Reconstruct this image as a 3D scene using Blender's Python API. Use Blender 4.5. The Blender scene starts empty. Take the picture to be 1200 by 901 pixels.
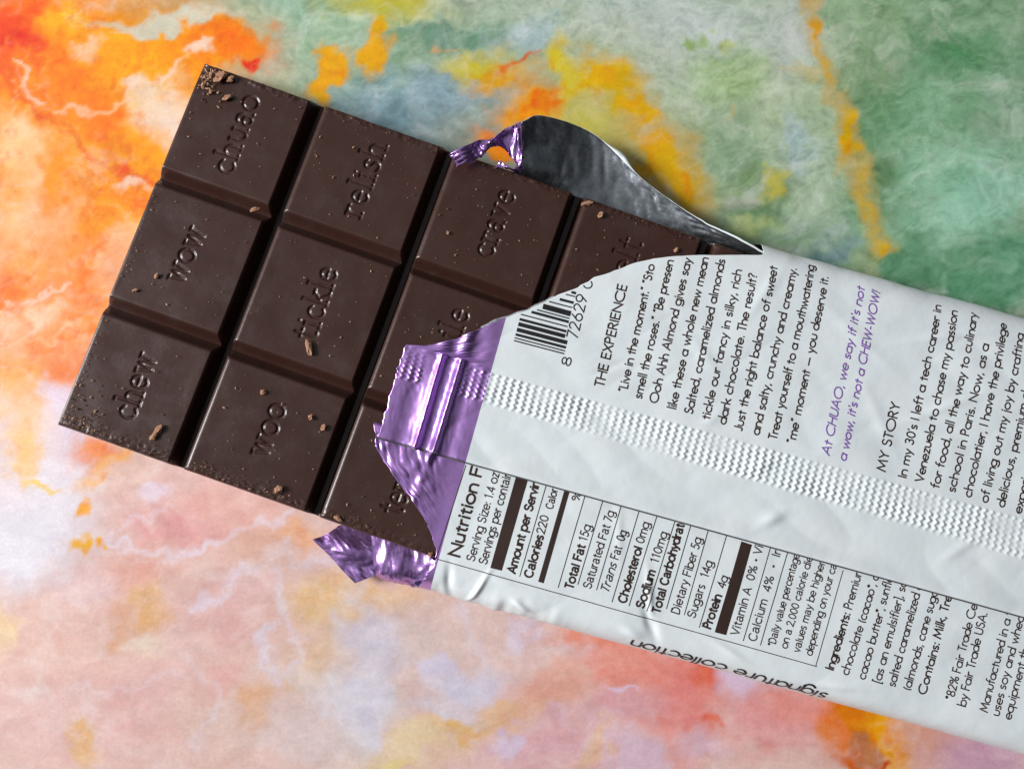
import bpy, math, random
import numpy as np
from mathutils import Matrix, Vector

random.seed(7); RNG = np.random.default_rng(7)
SC = bpy.context.scene
COL = SC.collection
MM = 0.001
PI = math.pi

# ------------------------------------------------------------------ camera
F_PX = 1000.0; CAM_H = 121.2
TX, TY = math.radians(5.353), math.radians(-1.829)
_Rx = np.array([[1,0,0],[0,math.cos(TX),-math.sin(TX)],[0,math.sin(TX),math.cos(TX)]])
_Ry = np.array([[math.cos(TY),0,math.sin(TY)],[0,1,0],[-math.sin(TY),0,math.cos(TY)]])
ROT = _Rx @ _Ry
cam_d = bpy.data.cameras.new('camera'); cam = bpy.data.objects.new('camera', cam_d); COL.objects.link(cam)
cam.matrix_world = Matrix.Translation((0, 0, CAM_H*MM)) @ Matrix([list(r) for r in ROT]).to_4x4()
cam_d.sensor_width = 36; cam_d.lens = 36*F_PX/1200
cam_d.clip_start = 0.002; cam_d.clip_end = 20
SC.camera = cam

# ------------------------------------------------------------------ room light
SC.view_settings.view_transform = 'Standard'; SC.view_settings.look = 'None'
SC.view_settings.exposure = 0.0; SC.view_settings.gamma = 1.0
SC.render.engine = 'CYCLES'
WIN_AZ, WIN_EL, WIN_D = 173.0, 31.0, 0.90
WIN_W = 12.8
world = bpy.data.worlds.new('World'); SC.world = world; world.use_nodes = True
wn = world.node_tree.nodes; wl = world.node_tree.links
bg = wn['Background']
tc = wn.new('ShaderNodeTexCoord'); dot = wn.new('ShaderNodeVectorMath'); dot.operation = 'DOT_PRODUCT'
dot.inputs[1].default_value = (-0.62, 0.25, 0.74)
wl.new(tc.outputs['Generated'], dot.inputs[0])
wr = wn.new('ShaderNodeValToRGB')
wr.color_ramp.elements[0].position = 0.28; wr.color_ramp.elements[0].color = (0.035, 0.035, 0.04, 1)
wr.color_ramp.elements[1].position = 1.0; wr.color_ramp.elements[1].color = (0.68, 0.71, 0.74, 1)
wl.new(dot.outputs['Value'], wr.inputs['Fac']); wl.new(wr.outputs['Color'], bg.inputs['Color'])
bg.inputs['Strength'].default_value = 0.56

ld = bpy.data.lights.new('window_light', 'AREA'); ld.shape = 'RECTANGLE'
ld.size = 0.22; ld.size_y = 0.30; ld.energy = WIN_W; ld.color = (1.0, 0.97, 0.955)
lo = bpy.data.objects.new('window_light', ld); COL.objects.link(lo)
az, el = math.radians(WIN_AZ), math.radians(WIN_EL)
ldir = Vector((math.cos(az)*math.cos(el), math.sin(az)*math.cos(el), math.sin(el)))
lo.location = ldir*WIN_D
lo.rotation_euler = ldir.to_track_quat('Z', 'Y').to_euler()

# ------------------------------------------------------------------ helpers
def unproj(u, v, z):
    """table-space point (mm) at height z seen at photo position u, v"""
    d = ROT @ np.array([(u-600)/F_PX, -(v-450.5)/F_PX, -1.0])
    t = (z-CAM_H)/d[2]
    return np.array([t*d[0], t*d[1], z])

def smooth(e0, e1, x):
    t = np.clip((x-e0)/(e1-e0+1e-12), 0, 1); return t*t*(3-2*t)

class VNoise:
    def __init__(s, seed, n=64):
        s.n = n; s.g = np.random.default_rng(seed).random((n, n))
    def __call__(s, x, y):
        x = np.asarray(x, float); y = np.asarray(y, float)
        xi = np.floor(x).astype(int); yi = np.floor(y).astype(int)
        fx = x-xi; fy = y-yi; fx = fx*fx*(3-2*fx); fy = fy*fy*(3-2*fy)
        n = s.n; a = s.g[xi % n, yi % n]; b = s.g[(xi+1) % n, yi % n]; c = s.g[xi % n, (yi+1) % n]; d = s.g[(xi+1) % n, (yi+1) % n]
        return (a*(1-fx)+b*fx)*(1-fy)+(c*(1-fx)+d*fx)*fy-0.5
    def fbm(s, x, y, o=4):
        r = 0; k = 1.0
        for i in range(o):
            r = r+s(x*2**i+17.3*i, y*2**i+5.1*i)*k; k *= .5
        return r
N1, N2, N3, N4 = VNoise(1), VNoise(2), VNoise(3), VNoise(4)

def mesh_raw(name, co, quads, smooth_on=True):
    me = bpy.data.meshes.new(name)
    co = np.asarray(co, np.float64)*MM; quads = np.asarray(quads, np.int32)
    me.vertices.add(len(co)); me.vertices.foreach_set('co', co.ravel())
    k = quads.shape[1]
    me.loops.add(quads.size); me.loops.foreach_set('vertex_index', quads.ravel())
    me.polygons.add(len(quads)); me.polygons.foreach_set('loop_start', np.arange(0, quads.size, k, dtype=np.int32))
    me.update(calc_edges=True); me.validate()
    me.polygons.foreach_set('use_smooth', np.full(len(me.polygons), smooth_on))
    return me

def link(name, me, mats=(), parent=None):
    o = bpy.data.objects.new(name, me); COL.objects.link(o)
    for m in (mats if isinstance(mats, (list, tuple)) else [mats]): me.materials.append(m)
    if parent: o.parent = parent
    return o

def grid_quads(ni, nj, flip=False):
    i, j = np.meshgrid(np.arange(ni-1), np.arange(nj-1), indexing='ij')
    a = i*nj+j
    q = np.stack([a, a+nj, a+nj+1, a+1], -1).reshape(-1, 4)
    return q[:, ::-1] if flip else q

def grid_mesh(name, P, uv=None, flip=False, smooth_on=True):
    ni, nj = P.shape[:2]
    q = grid_quads(ni, nj, flip)
    me = mesh_raw(name, P.reshape(-1, 3), q, smooth_on)
    if uv is not None:
        l = me.uv_layers.new(name='UVMap')
        vi = np.empty(len(me.loops), np.int32); me.loops.foreach_get('vertex_index', vi)
        l.data.foreach_set('uv', uv.reshape(-1, 2)[vi].astype(np.float32).ravel())
    return me

def tag(o, label=None, cat=None, group=None, kind=None):
    if label: o['label'] = label
    if cat: o['category'] = cat
    if group: o['group'] = group
    if kind: o['kind'] = kind
    return o

def empty(name, loc, label, cat):
    o = bpy.data.objects.new(name, None); COL.objects.link(o); o.location = Vector(loc)*MM
    o.empty_display_size = .01
    return tag(o, label, cat)

def adopt(o, parent):
    o.parent = parent; o.matrix_parent_inverse = parent.matrix_basis.inverted()
    return o

# ------------------------------------------------------------------ materials
class Mat:
    def __init__(s, name):
        s.m = bpy.data.materials.new(name); s.m.use_nodes = True
        s.nt = s.m.node_tree; s.b = s.nt.nodes['Principled BSDF']; s.out = s.nt.nodes['Material Output']
    def n(s, t, **k):
        x = s.nt.nodes.new(t)
        for a, v in k.items(): setattr(x, a, v)
        return x
    def l(s, a, b): s.nt.links.new(a, b)
    def set(s, b=None, **k):
        b = b or s.b
        for a, v in k.items():
            b.inputs[a.replace('_', ' ')].default_value = v if not isinstance(v, tuple) else (*v, 1)
    def noise(s, scale, detail=4, rough=.5, vec=None, dist=0):
        t = s.n('ShaderNodeTexNoise'); t.inputs['Scale'].default_value = scale
        t.inputs['Detail'].default_value = detail; t.inputs['Roughness'].default_value = rough
        t.inputs['Distortion'].default_value = dist
        if vec is None:
            g = s.n('ShaderNodeTexCoord'); vec = g.outputs['Object']
        s.l(vec, t.inputs['Vector']); return t
    def rng(s, src, a, b, c, d):
        r = s.n('ShaderNodeMapRange'); r.inputs[1].default_value = a; r.inputs[2].default_value = b
        r.inputs[3].default_value = c; r.inputs[4].default_value = d; s.l(src, r.inputs[0]); return r.outputs[0]
    def ramp(s, src, stops):
        r = s.n('ShaderNodeValToRGB'); e = r.color_ramp.elements
        while len(e) < len(stops): e.new(.5)
        for x, (p, c) in zip(e, stops): x.position = p; x.color = (*c, 1)
        s.l(src, r.inputs[0]); return r.outputs[0]
    def bump(s, h, dist, strength=1.0, b=None):
        x = s.n('ShaderNodeBump'); x.inputs['Distance'].default_value = dist; x.inputs['Strength'].default_value = strength
        s.l(h, x.inputs['Height']); s.l(x.outputs[0], (b or s.b).inputs['Normal']); return x

def mat_chocolate():
    M = Mat('dark_chocolate')
    n1 = M.noise(90, 6, .6); n2 = M.noise(1500, 4, .6); n3 = M.noise(260, 5, .65)
    c = M.ramp(n1.outputs[0], [(.3, (.036, .0135, .0095)), (.7, (.050, .0205, .0155))])
    # pale bloom and scuffs of their own shape
    msk = M.rng(n3.outputs[0], .52, .72, 0, .6)
    mix = M.n('ShaderNodeMix', data_type='RGBA'); M.l(msk, mix.inputs[0]); M.l(c, mix.inputs[6]); mix.inputs[7].default_value = (.05, .030, .026, 1)
    M.l(mix.outputs[2], M.b.inputs['Base Color'])
    M.l(M.rng(n3.outputs[0], .3, .7, .27, .42), M.b.inputs['Roughness'])
    M.set(Specular_IOR_Level=.42, Coat_Weight=.12, Coat_Roughness=.22)
    ad = M.n('ShaderNodeMath', operation='ADD'); M.l(n2.outputs[0], ad.inputs[0]); M.l(n1.outputs[0], ad.inputs[1])
    M.bump(ad.outputs[0], .00003, .6)
    return M.m

def mat_crumb(name, c1, c2):
    M = Mat(name); n1 = M.noise(900, 3)
    M.l(M.ramp(n1.outputs[0], [(.35, c1), (.65, c2)]), M.b.inputs['Base Color']); M.set(Roughness=.75)
    M.bump(n1.outputs[0], .0002, .6); return M.m

def mat_wrapper():
    """outer print: metallic purple end (UV x < 0) and white paper beyond"""
    M = Mat('wrapper_print')
    uv = M.n('ShaderNodeUVMap'); sep = M.n('ShaderNodeSeparateXYZ'); M.l(uv.outputs[0], sep.inputs[0])
    n1 = M.noise(140, 4, .55); n2 = M.noise(2600, 3, .6); n3 = M.noise(420, 4, .6)
    M.l(M.ramp(n1.outputs[0], [(.3, (.71, .785, .815)), (.7, (.76, .825, .85))]), M.b.inputs['Base Color'])
    M.set(Roughness=.42, Specular_IOR_Level=.45)
    h = M.n('ShaderNodeMath', operation='MULTIPLY_ADD'); M.l(n1.outputs[0], h.inputs[0]); h.inputs[1].default_value = 4.0; M.l(n3.outputs[0], h.inputs[2])
    M.bump(h.outputs[0], .00006, .4)
    P = M.n('ShaderNodeBsdfPrincipled')
    M.l(M.ramp(n2.outputs[0], [(.3, (.54, .30, .76)), (.7, (.60, .35, .82))]), P.inputs['Base Color'])
    M.set(P, Metallic=.8, Roughness=.33)
    M.bump(n3.outputs[0], .00006, .35, P)
    gt = M.n('ShaderNodeMath', operation='LESS_THAN'); M.l(sep.outputs[0], gt.inputs[0]); gt.inputs[1].default_value = 0.0
    mx = M.n('ShaderNodeMixShader'); M.l(gt.outputs[0], mx.inputs[0]); M.l(M.b.outputs[0], mx.inputs[1]); M.l(P.outputs[0], mx.inputs[2])
    M.l(mx.outputs[0], M.out.inputs[0]); return M.m

def mat_foil(name, c1, c2, rough, bump=.0001, scale=420, metal=.9):
    M = Mat(name); n3 = M.noise(scale, 5, .65); n4 = M.noise(scale*4, 3, .6)
    M.l(M.ramp(n3.outputs[0], [(.35, c1), (.65, c2)]), M.b.inputs['Base Color'])
    M.set(Metallic=metal); M.l(M.rng(n4.outputs[0], .3, .7, rough*.7, rough*1.3), M.b.inputs['Roughness'])
    M.bump(n3.outputs[0], bump, .8); return M.m

def mat_plain(name, c, rough=.6):
    M = Mat(name); n = M.noise(800, 2)
    M.l(M.ramp(n.outputs[0], [(.3, tuple(x*.92 for x in c)), (.7, tuple(x*1.08 for x in c))]), M.b.inputs['Base Color'])
    M.set(Roughness=rough); return M.m

def mat_table():
    M = Mat('marbled_table_print')
    at = M.n('ShaderNodeAttribute', attribute_name='print')
    n1 = M.noise(240, 6, .62, dist=1.2); n2 = M.noise(2200, 2, .5)
    mp = M.n('ShaderNodeMapping'); mp.inputs['Scale'].default_value = (1, 2.2, 1); mp.inputs['Rotation'].default_value = (0, 0, .5)
    g = M.n('ShaderNodeTexCoord'); M.l(g.outputs['Object'], mp.inputs[0])
    n3 = M.noise(110, 7, .68, vec=mp.outputs[0], dist=1.6)
    f1 = M.rng(n1.outputs[0], .3, .7, .95, 1.05); f2 = M.rng(n3.outputs[0], .3, .7, .93, 1.07); f3 = M.rng(n2.outputs[0], .3, .7, .95, 1.05)
    m1 = M.n('ShaderNodeMath', operation='MULTIPLY'); M.l(f1, m1.inputs[0]); M.l(f2, m1.inputs[1])
    m2 = M.n('ShaderNodeMath', operation='MULTIPLY'); M.l(m1.outputs[0], m2.inputs[0]); M.l(f3, m2.inputs[1])
    v = M.n('ShaderNodeVectorMath', operation='SCALE'); M.l(at.outputs['Color'], v.inputs[0]); M.l(m2.outputs[0], v.inputs['Scale'])
    M.l(v.outputs[0], M.b.inputs['Base Color'])
    M.set(Roughness=.5, Specular_IOR_Level=.35)
    M.bump(n2.outputs[0], .00003, .35); return M.m

M_CHOC = mat_chocolate()
M_CRUMB = mat_crumb('crumb_tan', (.34, .16, .09), (.62, .36, .22))
M_CRUMB2 = mat_crumb('crumb_brown', (.09, .048, .032), (.20, .11, .07))
M_PRINT = mat_wrapper()
M_SILVER = mat_foil('silver_lining', (.27, .30, .33), (.34, .37, .40), .33, .00005)
M_PURPLE = mat_foil('purple_foil', (.50, .28, .70), (.60, .36, .80), .30, .00010)
M_INK = mat_plain('brown_ink', (.035, .018, .014), .5)
M_PINK = mat_plain('purple_ink', (.22, .10, .40), .5)
M_BLACK = mat_plain('black_ink', (.014, .013, .014), .45)
M_PLY = mat_plain('cut_edge_shade', (.07, .072, .078), .5)  # cut edge colour, darkened to hold the shade of the seam gap
M_PLYS = mat_plain('foil_ply', (.30, .31, .33), .35)
M_TABLE = mat_table()

# ------------------------------------------------------------------ table top
def build_table():
    def axis(lo, hi, d):
        core = np.arange(lo, hi, d); g = []; x = 0; st = d
        while x < 340: st *= 1.18; x += st; g.append(x)
        g = np.array(g); return np.concatenate([lo-g[::-1], core, core[-1]+g])
    X = axis(-90, 90, .30); Y = axis(-66, 80, .30)
    GX, GY = np.meshgrid(X, Y, indexing='ij')
    # paint coordinates: the print is described in photo pixels of the flat table plane
    D = np.stack([GX, GY, np.full_like(GX, -CAM_H)], -1) @ ROT
    U = 600+F_PX*D[..., 0]/-D[..., 2]; V = 450.5-F_PX*D[..., 1]/-D[..., 2]
    U = U+N1.fbm(GX/9, GY/9, 4)*26+N3.fbm(GX/2.6+9, GY/2.6, 3)*17+N2.fbm(GX/1.1, GY/1.5, 3)*7
    V = V+N2.fbm(GX/9, GY/9, 4)*26+N4.fbm(GX/2.6, GY/2.6+7, 3)*17+N1.fbm(GX/1.1, GY/1.1+5, 3)*7
    def lin(c):
        c = np.array(c)/255.0; return np.where(c < .04045, c/12.92, ((c+.055)/1.055)**2.4)
    C = np.ones(GX.shape+(3,))*lin((216, 184, 176))
    def blob(x, y, rx, ry, ang, col, soft=.5, al=1.0):
        soft = min(.8, soft+(.22 if rx > 24 else .05))
        a = math.radians(ang); dx = U-x; dy = V-y
        p = dx*math.cos(a)+dy*math.sin(a); q = -dx*math.sin(a)+dy*math.cos(a)
        r = np.sqrt((p/rx)**2+(q/ry)**2)
        w = al*(1-smooth(1-soft, 1+soft, r)); C[:] = C*(1-w[..., None])+lin(col)*w[..., None]
    def vein(pts, w, col, al=.9, soft=.7):
        best = np.full(U.shape, 1e9)
        for (x0, y0), (x1, y1) in zip(pts, pts[1:]):
            dx, dy = x1-x0, y1-y0
            t = np.clip(((U-x0)*dx+(V-y0)*dy)/(dx*dx+dy*dy), 0, 1)
            best = np.minimum(best, np.hypot(U-x0-t*dx, V-y0-t*dy))
        m = al*.78*(1-smooth(0, w*1.7, best))*(.6+.8*np.clip(N2.fbm(GX/5, GY/5, 3)+.5, 0, 1)); m = np.clip(m, 0, 1)
        C[:] = C*(1-m[..., None])+lin(col)*m[..., None]
    for b in TABLE_BLOBS: blob(*b)
    for v in TABLE_VEINS: vein(*v)
    # wispy pale crackle running through the print
    wx = GX+N1.fbm(GX/6, GY/6, 3)*4; wy = GY+N2.fbm(GX/6, GY/6, 3)*4
    for sc, pw, am, sd in ((7.0, 6, .20, N3), (3.1, 6, .18, N4), (1.5, 5, .12, N1)):
        rg = np.clip(1-np.abs(sd.fbm(wx/sc+3, wy/(sc*.7)+sc, 3))*2.2, 0, 1)**pw
        pt = smooth(-.1, .45, N2.fbm(GX/11+sc, GY/11, 2)); m = (am*rg*pt)[..., None]
        C = C*(1-m)+lin((232, 224, 222))*m
    # ripples of light and deep green, upper right; rusty specks in the warm parts
    grn = smooth(-.02, .06, C[..., 1]-C[..., 0])
    rp = np.abs(N2.fbm(wx/1.6+wy/2.4, wy/.9-wx/2.6, 3)); C = C*(1+grn*(.15*(1-rp*3.2)))[..., None]
    org = smooth(.3, .55, C[..., 0]-C[..., 2]); sp = np.clip(N1.fbm(GX/.9, GY/1.3, 3)*N3.fbm(GX/7, GY/7, 2)*9, 0, 1)*org
    C = C*(1-.3*sp[..., None])+lin((206, 84, 30))*.3*sp[..., None]
    g = 1+(.20+.16*grn)*N4.fbm(wx/3.3, wy/2.2, 4)+.12*N3.fbm(GX/.9, GY/.9, 3)
    C = np.clip(C, 1e-4, 1)**np.clip(g, .6, 1.5)[..., None]
    Y_ = (C*[.21, .71, .08]).sum(-1, keepdims=True); C = np.clip(Y_+(C-Y_)*(1.03+.16*org+.10*grn)[..., None], .002, 1)
    C *= TABLE_GAIN
    P = np.stack([GX, GY, np.zeros_like(GX)], -1)
    me = grid_mesh('table_top', P)
    ca = me.color_attributes.new('print', 'FLOAT_COLOR', 'POINT')
    ca.data.foreach_set('color', np.concatenate([np.clip(C, 0, .95), np.ones(GX.shape+(1,))], -1).reshape(-1).astype(np.float32))
    o = link('table_top', me, M_TABLE); tag(o, kind='structure')
TABLE_GAIN = 1.02
TABLE_BLOBS = [
 # greens and greys, upper right
 (760,60,420,190,0,(160,180,160),.5), (1060,170,250,260,0,(122,158,128),.45), (1150,60,150,120,0,(128,160,130)),
 (900,100,110,120,0,(168,184,152)), (770,50,150,70,0,(184,195,190)), (650,130,130,90,0,(165,176,138)),
 (480,90,170,80,0,(150,170,148)), (380,60,110,90,0,(148,174,146)), (480,150,110,50,16,(122,148,156),.4),
 (540,110,60,30,0,(138,160,168)), (570,165,60,36,0,(138,146,134)), (530,45,70,16,-8,(105,140,120)), (620,50,40,18,0,(165,185,185)),
 (450,10,60,20,0,(188,184,84)), (200,8,130,22,0,(110,145,126)), (140,20,40,14,-15,(95,128,110)), (300,20,60,36,0,(145,180,160)), (330,80,30,40,0,(160,180,160)),
 (350,110,24,20,0,(170,185,150)),
 # orange, upper left
 (110,150,170,190,20,(234,160,84),.4), (60,60,90,70,0,(234,132,34)), (15,35,34,36,0,(222,76,30)), (30,52,30,10,20,(214,60,28)),(5,60,14,20,0,(222,90,30)),
 (80,30,24,24,0,(238,176,70)), (160,60,60,34,0,(238,166,32)), (220,60,70,34,0,(236,154,34)), (275,62,48,18,10,(232,120,28)),
 (302,84,14,5,0,(214,66,32)), (240,40,26,10,0,(236,140,44)), (200,25,80,8,-4,(205,200,178)),
 (110,60,18,10,-15,(240,205,170)), (228,60,14,8,0,(238,205,180)),
 (95,110,60,44,0,(230,126,30)), (150,90,36,26,0,(238,166,34)), (175,118,34,16,-20,(240,190,80)),
 (190,130,44,30,0,(236,206,176)), (196,168,24,34,0,(236,208,190)), (160,104,18,12,0,(240,208,180)),
 (160,180,34,30,0,(236,160,60)), (130,145,26,14,0,(230,120,38)), (100,225,50,60,30,(230,140,46)), (150,235,34,30,0,(228,140,40)),
 (40,215,50,70,0,(236,168,100)), (25,180,24,34,0,(240,196,150)), (45,255,40,40,0,(238,190,150)), (60,215,24,40,0,(232,142,60)),
 (150,222,12,9,0,(236,196,170)), (145,275,36,14,-35,(240,190,140)), (110,262,30,26,0,(232,150,60)),
 (40,330,70,60,0,(232,152,96)), (105,325,36,40,0,(232,140,80)), (30,300,24,16,0,(236,170,110)), (140,310,20,36,0,(232,170,130)),
 (100,375,50,26,0,(230,150,84)), (10,350,16,40,0,(226,122,50)), (60,400,50,34,0,(234,160,110)), (40,365,34,12,-20,(238,196,164)),
 (20,450,44,34,0,(236,170,110)), (75,425,34,22,0,(226,140,94)), (40,490,44,30,0,(238,190,140)),
 (62,470,22,26,0,(226,206,222)), (30,560,62,70,0,(226,214,222)), (70,580,46,40,0,(226,218,226)), (28,640,80,44,-8,(222,218,228)), (90,500,30,40,0,(222,208,224)),
 (15,520,20,40,0,(238,196,148)), (45,563,26,4,3,(236,200,110)), (15,548,20,8,0,(236,204,160)),
 # under the bar, left
 (118,530,34,18,12,(224,144,100)), (130,545,36,9,-38,(230,166,72)), (104,592,7,12,0,(228,164,72)), (160,560,36,26,0,(222,186,170)),
 (220,600,80,50,10,(220,178,172)), (210,615,50,20,0,(216,160,158)), (290,600,60,22,10,(224,178,168)), (350,625,30,14,10,(226,176,142)),
 (100,640,9,10,0,(224,176,90)), (122,635,8,4,0,(228,170,60)), (180,580,24,10,-20,(226,204,216)),
 (300,645,50,30,-20,(216,176,160)), (150,670,60,26,-18,(216,164,152)), (100,690,40,24,0,(222,196,200)),
 (60,760,110,70,-10,(220,182,172)), (10,730,18,30,0,(226,196,160)), (180,705,24,24,0,(214,172,132)), (135,730,20,40,20,(214,170,144)),
 (260,710,60,40,-25,(214,172,168)), (165,745,24,12,0,(220,198,180)), (300,690,30,20,0,(218,182,180)), (160,820,80,50,0,(216,176,172)),
 (50,850,70,50,0,(220,184,180)), (30,810,20,10,0,(224,200,196)), (270,830,60,50,0,(214,184,174)), (250,790,30,24,-30,(216,170,162)),
 (390,715,44,26,10,(216,182,142)), (380,770,44,22,0,(214,184,158)), (365,800,34,14,0,(214,176,140)), (300,820,20,30,0,(214,172,144)),
 (410,840,60,50,0,(208,196,194)), (350,860,50,40,0,(212,192,190)), (90,870,14,30,0,(216,176,136)),
 # lower middle
 (440,710,70,20,10,(218,182,142)), (480,760,70,40,0,(208,186,182)), (430,760,30,30,0,(204,196,208)), (570,730,60,34,10,(212,186,180)),
 (540,800,44,22,0,(200,194,210)), (605,745,20,20,0,(208,196,212)), (500,780,24,14,0,(204,196,214)), (420,820,30,34,0,(206,202,214)),
 (500,870,70,18,-14,(218,196,160)), (580,835,60,12,-14,(218,186,130)), (460,895,40,8,0,(220,200,150)), (545,850,16,10,0,(214,180,110)),
 (520,830,40,10,0,(208,198,206)), (650,870,90,44,0,(210,164,170)), (590,862,14,20,20,(206,186,206)), (650,805,50,20,-10,(214,164,150)),
 (690,770,70,24,20,(212,160,150)), (720,745,50,22,20,(212,140,120)), (665,755,14,10,0,(214,144,124)), (640,775,40,8,-6,(214,184,180)),
 (760,790,60,44,20,(216,148,136)), (800,840,40,60,0,(214,138,134)), (740,830,34,20,0,(212,160,165)), (840,790,34,30,20,(208,112,92)), (830,850,14,10,0,(206,100,70)),
 (700,875,30,10,-40,(216,176,150)), (745,885,24,24,0,(210,180,196)), (742,812,14,4,0,(214,190,210)),
 (872,795,30,28,20,(212,192,212),.4), (885,830,14,24,0,(210,180,196)), (925,800,24,12,20,(212,178,190)), (905,850,60,40,0,(214,152,150)), (940,830,50,24,0,(214,144,136)), (820,885,30,14,0,(212,176,186)),
 (960,790,30,14,20,(214,170,158)), (1000,810,30,14,20,(198,116,56)), (985,850,26,40,10,(208,124,80)), (1012,835,22,34,0,(204,128,44)), (1044,850,24,60,0,(216,154,52)),
 (1015,870,16,22,0,(176,110,70)), (1028,890,12,5,-10,(178,66,36)), (1000,895,20,12,0,(190,96,50)),
 (1095,860,40,60,0,(208,158,142)), (1160,885,60,40,0,(196,156,176)),
 # yellow notes, top
 (388,88,22,14,-45,(224,166,48)), (432,68,16,24,0,(222,166,50)), (440,38,12,12,0,(220,176,60)), (560,75,30,18,0,(194,184,80)), (588,92,34,16,0,(206,158,66)),
 (624,128,32,24,-20,(228,152,40)), (634,122,20,10,0,(220,110,44)), (600,178,44,14,20,(226,130,46)), (570,180,22,12,20,(222,140,50)),
 (705,102,40,26,5,(218,172,34)), (740,132,26,14,-10,(218,166,40)), (690,150,50,30,20,(186,178,92)), (760,180,28,34,20,(216,160,48)), (802,205,32,44,-20,(206,164,52)),
 (660,90,20,30,0,(206,190,90)), (740,170,16,20,0,(186,172,100)),
 (800,52,14,8,-30,(138,164,104)), (850,90,50,36,0,(160,182,140)), (835,45,10,8,0,(172,184,130)), (852,137,7,8,0,(206,184,110)),
 (860,180,44,50,0,(136,160,132)), (890,225,44,26,-20,(118,142,102)), (865,235,22,10,-30,(160,165,150)), (900,262,50,22,10,(108,136,108)), (960,292,36,14,-20,(110,134,136)), (935,262,26,10,-20,(130,150,136)),  # dark greens and greys near the wrapper, cast shade partly painted in
 (945,200,36,60,0,(164,182,160)), (930,170,16,30,0,(162,182,178)), (880,260,30,8,0,(150,165,120)), (925,40,30,44,0,(176,186,178)), (900,210,10,20,20,(186,182,96)),
 (1020,130,30,60,-10,(112,142,104)), (1030,200,22,60,-10,(108,138,104)), (1090,150,70,50,0,(124,164,132)), (1130,60,60,26,-10,(98,144,106)), (1150,235,80,44,-20,(150,192,170)),
 (1190,130,40,60,0,(142,172,148)), (1150,335,90,34,14,(94,142,112)), (1080,310,50,30,0,(92,136,106)), (1190,300,40,30,0,(100,146,118)), (1120,200,60,24,-20,(142,182,156)), (1010,20,60,30,0,(136,164,130)),  # deep greens along the wrapper edge carry part of its shadow as colour
]
TABLE_VEINS = [
 ([(-10,75),(22,105),(55,135),(85,160),(110,178),(140,198),(160,215),(180,228)],5,(212,76,26),.75),
 ([(55,138),(75,165),(105,180)],3,(206,60,30),.6), ([(0,50),(20,44)],4,(206,50,26)), ([(140,192),(152,200)],5,(220,70,30)), ([(145,238),(160,250)],4,(220,90,40),.8),
 ([(20,82),(30,100),(60,120)],4,(242,206,190),.8), ([(70,136),(105,140),(140,125),(160,112),(190,95),(215,82)],4,(242,212,190),.8), ([(190,90),(225,72)],3,(242,214,190),.6),
 ([(0,362),(40,345),(80,320)],3,(242,208,190),.7), ([(60,300),(110,300),(140,285)],3,(240,190,150),.6), ([(0,400),(30,385),(60,395),(90,370)],3,(240,196,160),.6),
 ([(0,330),(20,345),(30,380)],6,(224,110,40),.6), ([(95,310),(100,340)],6,(226,120,64),.7), ([(30,420),(60,400),(110,380)],5,(224,118,60),.5),
 ([(135,628),(165,645),(200,652),(235,636),(270,622),(310,608),(350,600)],5,(224,214,228),.85), ([(150,620),(185,600),(210,590)],3,(226,206,214),.6),
 ([(228,698),(260,685),(285,668),(320,650),(350,638)],7,(220,208,222),.8), ([(320,670),(332,700),(340,735),(352,770),(330,795),(312,770),(305,740),(320,735)],7,(216,208,222),.8),
 ([(345,655),(380,662),(420,668)],8,(216,206,218),.8), ([(352,790),(380,825),(410,840)],10,(214,208,216),.8), ([(240,800),(255,835),(245,860),(230,870)],8,(216,204,212),.7),
 ([(70,800),(90,795),(100,830),(60,860)],6,(222,198,198),.5), ([(100,795),(160,792),(210,790)],4,(222,200,204),.6), ([(205,765),(225,790),(250,800)],5,(218,200,206),.5),
 ([(420,690),(440,760),(425,800),(440,860)],10,(206,200,214),.6), ([(540,720),(545,770),(560,820)],8,(206,198,214),.5), ([(600,775),(650,772),(700,765)],4,(214,190,196),.5),
 ([(640,830),(700,850),(740,840)],4,(212,184,196),.5), ([(620,700),(606,760)],6,(208,196,210),.4),
 ([(936,-10),(945,25),(952,60),(962,90),(985,130),(992,160)],10,(206,164,66),.85), ([(990,140),(992,175),(1002,215),(1014,250),(1022,280)],13,(216,170,42),.95), ([(1010,300),(1020,310)],14,(150,150,110),.7),
 ([(912,82),(950,100)],4,(206,184,110),.6), ([(945,30),(950,45)],5,(208,146,60),.7),
 ([(586,80),(606,75),(634,66)],4,(206,100,44),.95), ([(505,56),(528,50)],3,(212,160,80),.9), ([(636,112),(648,118)],4,(216,96,40),.6),
 ([(1040,130),(1070,112),(1110,100)],2.5,(150,185,158),.6), ([(1030,190),(1060,182),(1090,175)],2.5,(150,182,160),.6), ([(1100,95),(1140,80),(1160,78)],2.5,(150,188,164),.6),
 ([(1020,240),(1060,225),(1100,228)],3,(140,172,148),.5), ([(1060,270),(1095,255),(1130,250)],3,(150,188,166),.6), ([(1090,340),(1110,330)],3,(150,180,160),.6),
 ([(870,220),(900,205),(920,180)],4,(166,180,166),.6), ([(905,292),(940,285),(975,262)],5,(156,170,166),.7), ([(850,200),(880,175),(900,160)],3,(172,186,172),.5),
 ([(320,40),(370,30),(420,35)],4,(176,196,176),.5), ([(440,120),(500,105),(560,90)],5,(150,172,180),.5),
]
build_table()

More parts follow.
